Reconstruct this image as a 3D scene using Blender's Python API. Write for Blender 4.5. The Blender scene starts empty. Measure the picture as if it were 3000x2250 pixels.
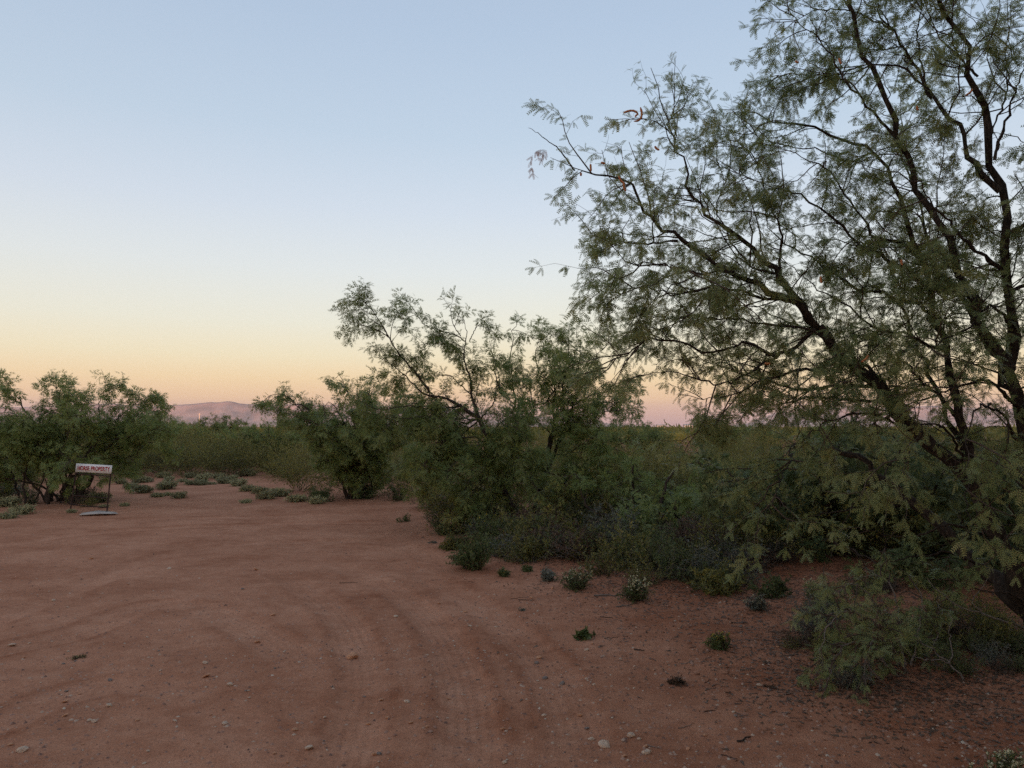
import bpy, math, random
import numpy as np
from mathutils import Vector, Matrix

rng = np.random.default_rng(7)
random.seed(7)
R = math.radians
scene = bpy.context.scene
col = scene.collection

# ------------------------------------------------------------------ camera
F, CH = 2160.0, 1.5                      # focal length in photo pixels, eye height in metres
PITCH = math.atan(125.0 / F)
cam_d = bpy.data.cameras.new('camera')
cam_d.sensor_width = 36.0
cam_d.lens = 36.0 * F / 3000.0
cam_d.clip_start, cam_d.clip_end = 0.05, 60000.0
cam = bpy.data.objects.new('camera', cam_d)
cam.location = (0, 0, CH)
cam.rotation_euler = (math.pi / 2 + PITCH, 0, 0)
col.objects.link(cam)
scene.camera = cam

# ------------------------------------------------------------------ sky and sun
def lin(r, g, b):
    f = lambda v: (v / 255 / 12.92) if v / 255 <= 0.04045 else ((v / 255 + 0.055) / 1.055) ** 2.4
    return (f(r), f(g), f(b), 1.0)

SUN_EL, SUN_AZ = R(1.5), R(196)          # low in the sky behind the camera; azimuth clockwise from +Y
world = bpy.data.worlds.new('World')
scene.world = world
world.use_nodes = True
nt = world.node_tree
nt.nodes.clear()
wo = nt.nodes.new('ShaderNodeOutputWorld')
add = nt.nodes.new('ShaderNodeAddShader')
bg1 = nt.nodes.new('ShaderNodeBackground'); bg1.inputs['Strength'].default_value = 0.13
sky = nt.nodes.new('ShaderNodeTexSky'); sky.sky_type = 'NISHITA'; sky.sun_disc = False
sky.sun_elevation = SUN_EL; sky.sun_rotation = SUN_AZ
sky.dust_density = 2.0; sky.ozone_density = 2.0
nt.links.new(sky.outputs['Color'], bg1.inputs['Color'])
bg2 = nt.nodes.new('ShaderNodeBackground'); bg2.inputs['Strength'].default_value = 1.06
tc = nt.nodes.new('ShaderNodeTexCoord')
sx = nt.nodes.new('ShaderNodeSeparateXYZ')
ramp = nt.nodes.new('ShaderNodeValToRGB')
nt.links.new(tc.outputs['Generated'], sx.inputs[0])
nt.links.new(sx.outputs['Z'], ramp.inputs['Fac'])
SKY = [(0.000, (208, 164, 160)), (0.020, (234, 186, 160)), (0.036, (247, 205, 160)), (0.062, (243, 213, 167)),
       (0.092, (235, 220, 186)), (0.135, (226, 221, 203)), (0.205, (214, 216, 214)), (0.280, (199, 206, 215)),
       (0.370, (181, 195, 209)), (0.490, (168, 184, 203)), (0.75, (152, 166, 186)), (1.0, (144, 157, 176))]
while len(ramp.color_ramp.elements) < len(SKY):
    ramp.color_ramp.elements.new(0.5)
for e, (p, c) in zip(ramp.color_ramp.elements, SKY):
    e.position = p; e.color = lin(*c)
nt.links.new(ramp.outputs['Color'], bg2.inputs['Color'])
nt.links.new(bg1.outputs[0], add.inputs[0]); nt.links.new(bg2.outputs[0], add.inputs[1])
nt.links.new(add.outputs[0], wo.inputs['Surface'])

sun_d = bpy.data.lights.new('sun', 'SUN')
sun_d.energy = 5.0; sun_d.angle = R(0.5); sun_d.color = (1.0, 0.52, 0.36)
sun = bpy.data.objects.new('sun', sun_d)
sdir = Vector((math.sin(SUN_AZ) * math.cos(SUN_EL), math.cos(SUN_AZ) * math.cos(SUN_EL), math.sin(SUN_EL)))
sun.rotation_euler = sdir.to_track_quat('Z', 'Y').to_euler()
sun.location = (0, -20, 30)
col.objects.link(sun)

vs = scene.view_settings
vs.view_transform = 'Standard'; vs.look = 'None'; vs.exposure = 0.0; vs.gamma = 1.0; vs.use_curve_mapping = False
scene.cycles.max_bounces = 4
scene.cycles.diffuse_bounces = 3
scene.cycles.transmission_bounces = 4
scene.cycles.volume_bounces = 0
scene.cycles.use_denoising = False
scene.cycles.use_adaptive_sampling = False

# ------------------------------------------------------------------ helpers
cp, sp = math.cos(PITCH), math.sin(PITCH)
def ray(px, py):
    u, v = (px - 1500) / F, (1125 - py) / F
    return np.array([u, cp - v * sp, sp + v * cp])
def P(px, py, Y):
    """photo pixel at distance Y metres in front of the camera"""
    d = ray(px, py)
    return np.array([0, 0, CH]) + d * (Y / d[1])
def G(px, py):
    """where that pixel's line of sight meets level ground"""
    d = ray(px, py)
    return (d * (-CH / d[2]))[:2]

def hash2(ix, iy, s):
    n = (ix.astype(np.int64) * 374761393 + iy.astype(np.int64) * 668265263 + s * 982451653) & 0x7fffffff
    n = ((n ^ (n >> 13)) * 1274126177) & 0x7fffffff
    n = (n ^ (n >> 16)) & 0x7fffffff
    return (n & 0xffff) / 65535.0
def vnoise(x, y, s=0):
    x = np.asarray(x, float); y = np.asarray(y, float)
    ix, iy = np.floor(x), np.floor(y)
    fx, fy = x - ix, y - iy
    fx = fx * fx * (3 - 2 * fx); fy = fy * fy * (3 - 2 * fy)
    a, b = hash2(ix, iy, s), hash2(ix + 1, iy, s)
    c, d = hash2(ix, iy + 1, s), hash2(ix + 1, iy + 1, s)
    return (a + (b - a) * fx) * (1 - fy) + (c + (d - c) * fx) * fy
def fbm(x, y, s=0, o=4):
    t, a, n = 0.0, 1.0, 0.0
    for k in range(o):
        t = t + a * (vnoise(x * 2 ** k, y * 2 ** k, s + k * 17) - 0.5); n += a; a *= 0.5
    return t / n

def tag(o, label=None, cat=None, group=None, kind=None):
    if label: o['label'] = label
    if cat: o['category'] = cat
    if group: o['group'] = group
    if kind: o['kind'] = kind
    return o
def link(name, data, parent=None, loc=None):
    o = bpy.data.objects.new(name, data)
    col.objects.link(o)
    if parent is not None: o.parent = parent
    if loc is not None: o.location = loc
    return o
def mesh_from(name, V, Q, mat=None, tint=None, smooth=False, mats=None, mi=None):
    V = np.asarray(V, np.float32); Q = np.asarray(Q, np.int32)
    me = bpy.data.meshes.new(name)
    k = Q.shape[1]
    me.vertices.add(len(V)); me.vertices.foreach_set('co', V.ravel())
    me.loops.add(Q.size); me.loops.foreach_set('vertex_index', Q.ravel())
    me.polygons.add(len(Q))
    me.polygons.foreach_set('loop_start', np.arange(0, Q.size, k, dtype=np.int32))
    me.polygons.foreach_set('loop_total', np.full(len(Q), k, np.int32))
    if mi is not None: me.polygons.foreach_set('material_index', np.asarray(mi, np.int32))
    if smooth: me.polygons.foreach_set('use_smooth', np.ones(len(Q), bool))
    if tint is not None:
        a = me.attributes.new('tint', 'FLOAT', 'POINT')
        a.data.foreach_set('value', np.asarray(tint, np.float32))
    for m in (mats or ([mat] if mat else [])): me.materials.append(m)
    me.update(calc_edges=True)
    return me
def nrm(v):
    return v / np.maximum(np.linalg.norm(v, axis=-1, keepdims=True), 1e-9)

# ------------------------------------------------------------------ materials
def new_mat(name):
    m = bpy.data.materials.new(name); m.use_nodes = True
    n = m.node_tree.nodes; n.clear()
    return m, n, m.node_tree.links
def leaf_mat(name, c1, c2, transl=0.35, rough=0.55, spec=0.25):
    m, n, l = new_mat(name)
    out = n.new('ShaderNodeOutputMaterial')
    at = n.new('ShaderNodeAttribute'); at.attribute_name = 'tint'
    oi = n.new('ShaderNodeObjectInfo')
    mx = n.new('ShaderNodeMix'); mx.data_type = 'RGBA'
    mx.inputs[6].default_value = (*c1, 1); mx.inputs[7].default_value = (*c2, 1)
    hs = n.new('ShaderNodeHueSaturation')
    mr = n.new('ShaderNodeMapRange'); mr.inputs[3].default_value = 0.85; mr.inputs[4].default_value = 1.18
    l.new(oi.outputs['Random'], mr.inputs[0]); l.new(mr.outputs[0], hs.inputs['Value'])
    l.new(at.outputs['Fac'], mx.inputs[0]); l.new(mx.outputs[2], hs.inputs['Color'])
    p = n.new('ShaderNodeBsdfPrincipled'); p.inputs['Roughness'].default_value = rough
    p.inputs['Specular IOR Level'].default_value = spec
    t = n.new('ShaderNodeBsdfTranslucent')
    ms = n.new('ShaderNodeMixShader'); ms.inputs[0].default_value = transl
    l.new(hs.outputs[0], p.inputs['Base Color']); l.new(hs.outputs[0], t.inputs['Color'])
    l.new(p.outputs[0], ms.inputs[1]); l.new(t.outputs[0], ms.inputs[2]); l.new(ms.outputs[0], out.inputs[0])
    return m
def plain_mat(name, c, rough=0.8, c2=None, scale=30.0, bump=0.0, spec=0.3, metal=0.0, stretch=(1, 1, 1)):
    m, n, l = new_mat(name)
    out = n.new('ShaderNodeOutputMaterial')
    p = n.new('ShaderNodeBsdfPrincipled')
    p.inputs['Base Color'].default_value = (*c, 1); p.inputs['Roughness'].default_value = rough
    p.inputs['Specular IOR Level'].default_value = spec; p.inputs['Metallic'].default_value = metal
    if c2 is not None:
        tc_ = n.new('ShaderNodeTexCoord'); mp = n.new('ShaderNodeMapping'); mp.inputs['Scale'].default_value = stretch
        nz = n.new('ShaderNodeTexNoise'); nz.inputs['Scale'].default_value = scale; nz.inputs['Detail'].default_value = 6
        rp = n.new('ShaderNodeValToRGB')
        rp.color_ramp.elements[0].position = 0.35; rp.color_ramp.elements[1].position = 0.65
        rp.color_ramp.elements[0].color = (*c, 1); rp.color_ramp.elements[1].color = (*c2, 1)
        l.new(tc_.outputs['Object'], mp.inputs[0]); l.new(mp.outputs[0], nz.inputs['Vector'])
        l.new(nz.outputs['Fac'], rp.inputs[0]); l.new(rp.outputs[0], p.inputs['Base Color'])
        if bump:
            b = n.new('ShaderNodeBump'); b.inputs['Strength'].default_value = bump; b.inputs['Distance'].default_value = 0.01
            l.new(nz.outputs['Fac'], b.inputs['Height']); l.new(b.outputs[0], p.inputs['Normal'])
    l.new(p.outputs[0], out.inputs[0])
    return m

M_bark = plain_mat('bark', (0.030, 0.022, 0.018), 0.95, (0.075, 0.056, 0.045), 14, 0.9, 0.1, stretch=(4, 4, 1))
M_twig = plain_mat('twig_bark', (0.07, 0.05, 0.04), 0.9, (0.12, 0.085, 0.065), 40, 0.3, 0.1)
M_dead = plain_mat('dead_wood', (0.13, 0.11, 0.095), 0.9, (0.22, 0.19, 0.165), 50, 0.3, 0.1)
M_leaf = leaf_mat('mesquite_leaf', (0.205, 0.250, 0.098), (0.350, 0.320, 0.115), 0.45, 0.45, 0.45)
M_leaf2 = leaf_mat('mesquite_leaf_far', (0.190, 0.245, 0.074), (0.330, 0.320, 0.090), 0.45, 0.45, 0.45)
M_creo = leaf_mat('creosote_leaf', (0.128, 0.138, 0.038), (0.400, 0.320, 0.070), 0.40, 0.45, 0.45)  # dark-to-yellow range: new growth, with top light painted in as well
M_dryleaf = leaf_mat('dry_leaf', (0.36, 0.17, 0.11), (0.42, 0.25, 0.17), 0.3)
M_pod = plain_mat('pod', (0.42, 0.13, 0.05), 0.6, (0.5, 0.22, 0.08), 60, 0.2)
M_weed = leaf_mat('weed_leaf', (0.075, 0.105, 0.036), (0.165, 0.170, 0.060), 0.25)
M_grey = leaf_mat('grey_leaf', (0.115, 0.125, 0.095), (0.180, 0.180, 0.150), 0.2)
M_cush = leaf_mat('cushion_leaf', (0.270, 0.260, 0.125), (0.48, 0.45, 0.26), 0.15)
M_flow = leaf_mat('pale_flower', (0.50, 0.47, 0.28), (0.62, 0.60, 0.45), 0.2)
M_yell = leaf_mat('yellow_flower', (0.42, 0.30, 0.03), (0.50, 0.38, 0.06), 0.2)
M_brown = leaf_mat('dry_brown', (0.075, 0.045, 0.028), (0.15, 0.098, 0.064), 0.1)

# ground: red-brown desert soil; compacted wheel tracks are paler, loose soil redder
def ground_mat():
    m, n, l = new_mat('red_soil')
    out = n.new('ShaderNodeOutputMaterial')
    p = n.new('ShaderNodeBsdfPrincipled'); p.inputs['Roughness'].default_value = 0.95
    p.inputs['Specular IOR Level'].default_value = 0.12
    g = n.new('ShaderNodeNewGeometry')
    at = n.new('ShaderNodeAttribute'); at.attribute_name = 'tint'
    def noise(sc, det=4, rough=0.6):
        z = n.new('ShaderNodeTexNoise'); z.inputs['Scale'].default_value = sc
        z.inputs['Detail'].default_value = det; z.inputs['Roughness'].default_value = rough
        l.new(g.outputs['Position'], z.inputs['Vector']); return z
    def rampn(src, stops):
        r = n.new('ShaderNodeValToRGB')
        while len(r.color_ramp.elements) < len(stops): r.color_ramp.elements.new(0.5)
        for e, (q, c) in zip(r.color_ramp.elements, stops):
            e.position = q; e.color = (*c, 1)
        l.new(src, r.inputs[0]); return r
    def mix(fac, a, b, mode='MIX'):
        x = n.new('ShaderNodeMix'); x.data_type = 'RGBA'; x.blend_type = mode
        if isinstance(fac, float): x.inputs[0].default_value = fac
        else: l.new(fac, x.inputs[0])
        l.new(a, x.inputs[6]); l.new(b, x.inputs[7]); return x.outputs[2]
    big = noise(1.1, 6, 0.62); mid = noise(7.0, 7, 0.78); fine = noise(70, 4, 0.75)
    loose = rampn(mid.outputs['Fac'], [(0.30, (0.208, 0.072, 0.034)), (0.50, (0.296, 0.109, 0.053)), (0.70, (0.362, 0.151, 0.079))])  # loose red soil, also darkened in place of shade on the bank
    pack = rampn(mid.outputs['Fac'], [(0.30, (0.405, 0.174, 0.098)), (0.50, (0.490, 0.232, 0.137)), (0.70, (0.550, 0.285, 0.180))])
    s1 = n.new('ShaderNodeMath'); s1.operation = 'MULTIPLY_ADD'
    l.new(big.outputs['Fac'], s1.inputs[0]); s1.inputs[1].default_value = 1.6
    l.new(at.outputs['Fac'], s1.inputs[2])
    s2 = n.new('ShaderNodeMapRange'); s2.inputs[1].default_value = 0.72; s2.inputs[2].default_value = 1.42
    l.new(s1.outputs[0], s2.inputs[0])
    c = mix(s2.outputs[0], loose.outputs[0], pack.outputs[0])
    fr = rampn(fine.outputs['Fac'], [(0.25, (0.62, 0.60, 0.58)), (0.5, (1, 1, 1)), (0.78, (1.35, 1.34, 1.32))])
    c = mix(0.75, c, fr.outputs[0], 'MULTIPLY')
    # grit: scattered grains of quartz and dark stone
    vo = n.new('ShaderNodeTexVoronoi'); vo.inputs['Scale'].default_value = 95
    l.new(g.outputs['Position'], vo.inputs['Vector'])
    gr = rampn(vo.outputs['Color'], [(0.0, (0.12, 0.06, 0.04)), (0.16, (0.30, 0.145, 0.095)), (0.80, (0.33, 0.17, 0.115)), (0.97, (0.50, 0.36, 0.27))])
    gm = n.new('ShaderNodeMapRange'); gm.inputs[1].default_value = 0.40; gm.inputs[2].default_value = 0.22
    l.new(vo.outputs['Distance'], gm.inputs[0])
    gsel = n.new('ShaderNodeMath'); gsel.operation = 'MULTIPLY'; gsel.inputs[1].default_value = 0.5
    l.new(gm.outputs[0], gsel.inputs[0])
    c = mix(gsel.outputs[0], c, gr.outputs[0])
    # tyre print: grooves along the track and lugs across it
    ty = n.new('ShaderNodeAttribute'); ty.attribute_name = 'tyre'
    sx_ = n.new('ShaderNodeSeparateXYZ'); l.new(ty.outputs['Vector'], sx_.inputs[0])
    def m2(op, a, b):
        q = n.new('ShaderNodeMath'); q.operation = op
        for i_, v in ((0, a), (1, b)):
            if v is None: continue
            if isinstance(v, (int, float)): q.inputs[i_].default_value = v
            else: l.new(v, q.inputs[i_])
        return q.outputs[0]
    au = m2('ABSOLUTE', sx_.outputs[0], None)
    lug = m2('SINE', m2('MULTIPLY', m2('ADD', sx_.outputs[1], m2('MULTIPLY', au, 0.5)), 6.283 / 0.062), None)
    rib = m2('SINE', m2('MULTIPLY', sx_.outputs[0], 6.283 / 0.055), None)
    pr = m2('MULTIPLY', m2('ADD', lug, m2('MULTIPLY', rib, 0.9)), sx_.outputs[2])
    pr = m2('MULTIPLY', pr, m2('MULTIPLY', mid.outputs['Fac'], 1.6))
    pk = n.new('ShaderNodeMapRange'); pk.inputs[1].default_value = -1.2; pk.inputs[2].default_value = 1.2
    pk.inputs[3].default_value = 0.93; pk.inputs[4].default_value = 1.05
    l.new(pr, pk.inputs[0])
    vm = n.new('ShaderNodeVectorMath'); vm.operation = 'SCALE'; l.new(c, vm.inputs[0]); l.new(pk.outputs[0], vm.inputs['Scale'])
    l.new(vm.outputs[0], p.inputs['Base Color'])
    b0 = n.new('ShaderNodeBump'); b0.inputs['Strength'].default_value = 0.38; b0.inputs['Distance'].default_value = 0.010
    l.new(pr, b0.inputs['Height'])
    b1 = n.new('ShaderNodeBump'); b1.inputs['Strength'].default_value = 0.55; b1.inputs['Distance'].default_value = 0.012
    l.new(fine.outputs['Fac'], b1.inputs['Height']); l.new(b0.outputs[0], b1.inputs['Normal'])
    b2 = n.new('ShaderNodeBump'); b2.inputs['Strength'].default_value = 0.5; b2.inputs['Distance'].default_value = 0.006; b2.invert = True
    l.new(vo.outputs['Distance'], b2.inputs['Height']); l.new(b1.outputs[0], b2.inputs['Normal'])
    b3 = n.new('ShaderNodeBump'); b3.inputs['Strength'].default_value = 0.15; b3.inputs['Distance'].default_value = 0.04
    l.new(mid.outputs['Fac'], b3.inputs['Height']); l.new(b2.outputs[0], b3.inputs['Normal'])
    l.new(b3.outputs[0], p.inputs['Normal'])
    l.new(p.outputs[0], out.inputs[0])
    return m
M_ground = ground_mat()

# ------------------------------------------------------------------ the ground sheet
def spline(pts, n=120):
    pts = np.asarray(pts, float)
    ext = np.vstack([2 * pts[0] - pts[1], pts, 2 * pts[-1] - pts[-2]])
    out = []
    for i in range(1, len(ext) - 2):
        p0, p1, p2, p3 = ext[i - 1:i + 3]
        t = np.linspace(0, 1, 24, endpoint=False)[:, None]
        out.append(0.5 * (2 * p1 + (p2 - p0) * t + (2 * p0 - 5 * p1 + 4 * p2 - p3) * t ** 2 + (3 * p1 - p0 - 3 * p2 + p3) * t ** 3))
    out = np.vstack(out + [pts[-1:]])
    d = np.r_[0, np.cumsum(np.linalg.norm(np.diff(out, axis=0), axis=1))]
    q = np.linspace(0, d[-1], n)
    return np.stack([np.interp(q, d, out[:, k]) for k in range(out.shape[1])], 1)

def gl(*pp): return spline([G(*q) for q in pp], 160)
TRACKS = [  # (centre line, half width, depth, tread depth)
    (gl((-500, 2050), (0, 1815), (280, 1705), (430, 1640), (640, 1600), (900, 1585), (1150, 1590), (1290, 1640)), 0.13, 0.022, 0.005),
    (gl((-700, 1700), (0, 1600), (350, 1556), (800, 1535), (1150, 1530), (1500, 1520)), 0.13, 0.018, 0.004),
    (gl((960, 1640), (1090, 1700), (1200, 1760), (1290, 1850), (1350, 1980), (1370, 2140), (1360, 2300)), 0.14, 0.026, 0.009),
    (gl((820, 1680), (960, 1770), (1030, 1860), (1060, 1980), (1040, 2140), (990, 2300)), 0.13, 0.020, 0.008),
    (gl((1150, 1640), (1330, 1730), (1480, 1830), (1600, 1950), (1680, 2100), (1720, 2300)), 0.15, 0.016, 0.004),
    (gl((-300, 1960), (200, 1860), (420, 1780), (560, 1780), (700, 1830), (860, 1930), (960, 2080)), 0.16, 0.012, 0.006),
    (gl((-400, 2250), (0, 2120), (200, 2030), (420, 2000), (620, 2060), (780, 2200)), 0.14, 0.010, 0.003),
    (gl((-500, 1560), (0, 1535), (400, 1522), (900, 1512), (1200, 1505)), 0.13, 0.012, 0.003),
]
def track_field(x, y, full=False):
    """height offset and compaction left by the wheels; full adds the tyre print's own coordinates (across, along, mask)"""
    h = np.zeros_like(x); comp = np.zeros_like(x); uvm = np.zeros((len(x), 3))
    for line, hw, dep, trd in TRACKS:
        lo, hi = line.min(0) - 0.6, line.max(0) + 0.6
        sel = np.where((x > lo[0]) & (x < hi[0]) & (y > lo[1]) & (y < hi[1]))[0]
        if len(sel) == 0: continue
        s = np.r_[0, np.cumsum(np.linalg.norm(np.diff(line, axis=0), axis=1))]
        for a in range(0, len(sel), 20000):
            idx = sel[a:a + 20000]
            dx = x[idx][:, None] - line[None, :, 0]; dy = y[idx][:, None] - line[None, :, 1]
            d2 = dx * dx + dy * dy
            k = d2.argmin(1); d = np.sqrt(d2[np.arange(len(idx)), k])
            d = d + 0.045 * fbm(x[idx] * 3.5, y[idx] * 3.5, 61, 3) + 0.03 * fbm(x[idx] * 14, y[idx] * 14, 62, 2)
            kk = np.clip(k, 0, len(line) - 2)
            t = line[kk + 1] - line[kk]; t = t / np.linalg.norm(t, axis=1, keepdims=True)
            al = s[kk] + ((x[idx] - line[kk, 0]) * t[:, 0] + (y[idx] - line[kk, 1]) * t[:, 1])
            side = (x[idx] - line[kk, 0]) * t[:, 1] - (y[idx] - line[kk, 1]) * t[:, 0]
            wear = np.clip(0.05 + 1.3 * vnoise(x[idx] * 0.7, y[idx] * 0.7, 5), 0, 1)
            fade = np.clip(np.minimum(k, len(line) - 1 - k) / 14.0, 0, 1) * wear
            ins = 1 / (1 + np.exp(np.clip((d - hw) / 0.018, -30, 30)))
            rim = np.exp(-((d - hw - 0.05) / 0.035) ** 2)
            h[idx] += fade * (-dep * ins + 0.45 * dep * rim)
            comp[idx] += fade * (0.18 * ins - 0.26 * rim * (0.2 + 1.4 * vnoise(x[idx] * 2.2, y[idx] * 2.2, 63)))
            if full:
                m = fade * ins * min(1.0, trd / 0.008)
                b_ = m > uvm[idx, 2]
                uvm[idx[b_]] = np.stack([side[b_], al[b_], m[b_]], 1)
    return (h, comp, uvm) if full else (h, comp)
def base_h(x, y):
    r = np.hypot(x, y)
    h = 0.05 * fbm(x * 0.30, y * 0.30, 3, 3) + 0.030 * fbm(x * 1.6, y * 1.6, 9, 3)
    rough = 1 / (1 + np.exp(np.clip(-(x - 1.7 + 0.13 * (y - 5)) * 2.5, -40, 40)))       # churned bank beside the trees
    h = h + rough * (0.09 * fbm(x * 1.1, y * 1.1, 21, 4) + 0.03)
    h = h + 0.010 * fbm(x * 6, y * 6, 31, 2)
    return h * np.clip(1 - (r - 60) / 200, 0.0, 1)
def ground_z(x, y):
    x = np.atleast_1d(np.asarray(x, float)); y = np.atleast_1d(np.asarray(y, float))
    return base_h(x, y) + track_field(x, y)[0]
def gz(x, y): return float(ground_z(x, y)[0])

def steps(a, b, d): return list(np.arange(a, b, d))
def grow_out(a, end, d0, k=1.16):
    o, d = [], d0
    while a < end: d *= k; a += d; o.append(a)
    return o
xs_pos = steps(3.6, 9, 0.11) + grow_out(9, 24000, 0.1)
xs = np.array([-v for v in xs_pos[::-1]] + steps(-3.6, 3.6, 0.05) + xs_pos)
ys = np.array([-v for v in grow_out(0, 900, 0.3)[::-1]] + steps(0, 2.6, 0.12) + steps(2.6, 7.4, 0.04) + steps(7.4, 13.6, 0.075)
              + steps(13.6, 24, 0.15) + grow_out(24, 24000, 0.12))
XX, YY = np.meshgrid(xs, ys)
gx, gy = XX.ravel(), YY.ravel()
th, tcmp, tuv = track_field(gx, gy, True)
GV = np.stack([gx, gy, base_h(gx, gy) + th], 1)
nx, ny = len(xs), len(ys)
ii = (np.arange(ny - 1)[:, None] * nx + np.arange(nx - 1)[None, :]).ravel()
GQ = np.stack([ii, ii + 1, ii + nx + 1, ii + nx], 1)
# compaction: the bare drive is trodden pale, the bank is loose, red, and coloured darker for tree shade
tcmp = np.clip(tcmp, -0.27, 0.26)
drive = 1 / (1 + np.exp(np.clip((gx - 1.0 + 0.16 * (gy - 4)) * 1.6, -40, 40)))
tint = 0.02 + 0.34 * drive + tcmp
ground = link('ground', mesh_from('ground', GV, GQ, M_ground, tint, True))
at_ = ground.data.attributes.new('tyre', 'FLOAT_VECTOR', 'POINT'); at_.data.foreach_set('vector', tuv.astype(np.float32).ravel())
tag(ground, kind='structure')

# ------------------------------------------------------------------ far terrain
def range_mesh(name, prof, Y, depth, mat, seed, nx=420, ny=46, zlo=-4.0):
    """prof: ridge line as (photo pixel x, y) at distance Y"""
    pr = np.array([P(a, b, Y) for a, b in prof])
    xs_ = np.linspace(pr[0, 0], pr[-1, 0], nx)
    top = np.interp(xs_, pr[:, 0], pr[:, 2])
    v = np.linspace(0, 1, ny)
    X, Vv = np.meshgrid(xs_, v)
    T = np.tile(top, (ny, 1))
    s = np.where(Vv < 0.72, Vv / 0.72, 1 - (Vv - 0.72) / 0.28)
    shape = s ** 1.35
    D = Y + (Vv - 0.72) * depth
    sc = 1 / 900.0
    gul = 1 - 2 * np.abs(fbm(X * sc * 1.7 + 0.5 * Vv, Vv * 2.2, seed, 5))
    gul2 = 1 - 2 * np.abs(fbm(X * sc * 5 + 3, Vv * 6, seed + 5, 4))
    Z = T * shape * (1 - 0.60 * (1 - gul) * (4 * s * (1 - s) + 0.06) - 0.20 * (1 - gul2) * (2.5 * s * (1 - s) + 0.05))
    D = D + 260 * fbm(X * sc * 0.8, Vv * 3, seed + 9, 3) * (1 - s)
    Z = Z + zlo * (s < 0.02)
    V = np.stack([X.ravel(), D.ravel(), Z.ravel()], 1)
    i = (np.arange(ny - 1)[:, None] * nx + np.arange(nx - 1)[None, :]).ravel()
    o = link(name, mesh_from(name, V, np.stack([i, i + 1, i + nx + 1, i + nx], 1), mat, None, True))
    return tag(o, kind='structure')
M_rock = plain_mat('mountain_rock', (0.33, 0.235, 0.19), 0.95, (0.58, 0.39, 0.31), 0.0022, 0.0)
PROF = [(-900, 1240), (-600, 1205), (-380, 1190), (-150, 1182), (60, 1192), (200, 1186), (330, 1180), (430, 1190), (531, 1184), (580, 1179), (613, 1175),
        (645, 1175.5), (667, 1172), (686, 1175), (702, 1180), (729, 1183), (751, 1181), (773, 1188), (794, 1185), (822, 1187), (838, 1181),
        (880, 1180), (930, 1186), (1000, 1183), (1080, 1190), (1160, 1186), (1240, 1194), (1330, 1196), (1420, 1206), (1520, 1214), (1640, 1226), (1800, 1242), (1880, 1249)]
range_mesh('mountains', PROF, 13000.0, 2000.0, M_rock, 3)
PROF2 = [(2130, 1249), (2200, 1238), (2250, 1216), (2290, 1206), (2330, 1212), (2400, 1200), (2480, 1190), (2600, 1196), (2750, 1186), (2900, 1200), (3100, 1192), (3400, 1225), (3600, 1249)]
range_mesh('far_hills', PROF2, 19000.0, 2600.0, M_rock, 8, 300, 36)
# unseen low ridge, added behind the viewpoint so its shadow covers the flat
RX = np.linspace(-2600, 2600, 120); RV = np.linspace(-1, 1, 15)
RXX, RVV = np.meshgrid(RX, RV)
RH = (34 + 5 * fbm(RXX / 300, RVV * 0 + 1, 4, 3)) * (1 - RVV ** 2) ** 1.2 * np.clip((2600 - np.abs(RXX)) / 500, 0, 1) - 0.4 * (np.abs(RVV) > 0.98)
i_ = (np.arange(14)[:, None] * 120 + np.arange(119)[None, :]).ravel()
ridge = link('added_shade_ridge', mesh_from('added_shade_ridge', np.stack([RXX.ravel(), (-600 + RVV * 170).ravel(), RH.ravel()], 1),
             np.stack([i_, i_ + 1, i_ + 121, i_ + 120], 1), M_ground, np.full(RXX.size, 0.1), True))
tag(ridge, kind='structure')

# ------------------------------------------------------------------ plant builder
def tubes(chains, rads, k):
    """chains (N,n,3), rads (N,n) -> verts, quads"""
    N, n, _ = chains.shape
    t = np.empty_like(chains)
    t[:, 1:-1] = chains[:, 2:] - chains[:, :-2]; t[:, 0] = chains[:, 1] - chains[:, 0]; t[:, -1] = chains[:, -1] - chains[:, -2]
    t = nrm(t)
    mean = nrm(chains[:, -1] - chains[:, 0])
    ref = np.where(np.abs(mean[:, 2:3]) > 0.75, np.array([[1.0, 0.25, 0]]), np.array([[0.1, 0.2, 1.0]]))
    ref = np.repeat(ref[:, None], n, 1)
    a = nrm(np.cross(t, ref)); b = np.cross(t, a)
    ang = np.arange(k) * 2 * np.pi / k
    V = chains[:, :, None] + rads[:, :, None, None] * (a[:, :, None] * np.cos(ang)[:, None] + b[:, :, None] * np.sin(ang)[:, None])
    base = (np.arange(N) * n * k)[:, None, None]
    r = (np.arange(n - 1) * k)[None, :, None]
    j = np.arange(k)[None, None]; j2 = (j + 1) % k
    Q = np.stack([base + r + j, base + r + j2, base + r + k + j2, base + r + k + j], -1)
    return V.reshape(-1, 3), Q.reshape(-1, 4)
def join(parts):
    Vs, Qs, o = [], [], 0
    for V, Q in parts:
        Vs.append(V); Qs.append(Q + o); o += len(V)
    return np.vstack(Vs), np.vstack(Qs)
def rand_perp(d):
    r = rng.normal(size=d.shape)
    return nrm(r - d * (r * d).sum(-1, keepdims=True))
def grow(start, d, length, nseg, wander, lift):
    """all shoots of one order at once; lift > 0 turns them up, < 0 lets them hang"""
    N = len(start)
    pts = np.empty((N, nseg + 1, 3)); pts[:, 0] = start
    d = d.copy()
    for s in range(nseg):
        d = nrm(d + wander * rng.normal(size=d.shape) + np.array([0, 0, 1.0]) * (lift[:, None] if isinstance(lift, np.ndarray) else lift))
        pts[:, s + 1] = pts[:, s] + d * (length / nseg)[:, None]
    return pts
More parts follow.
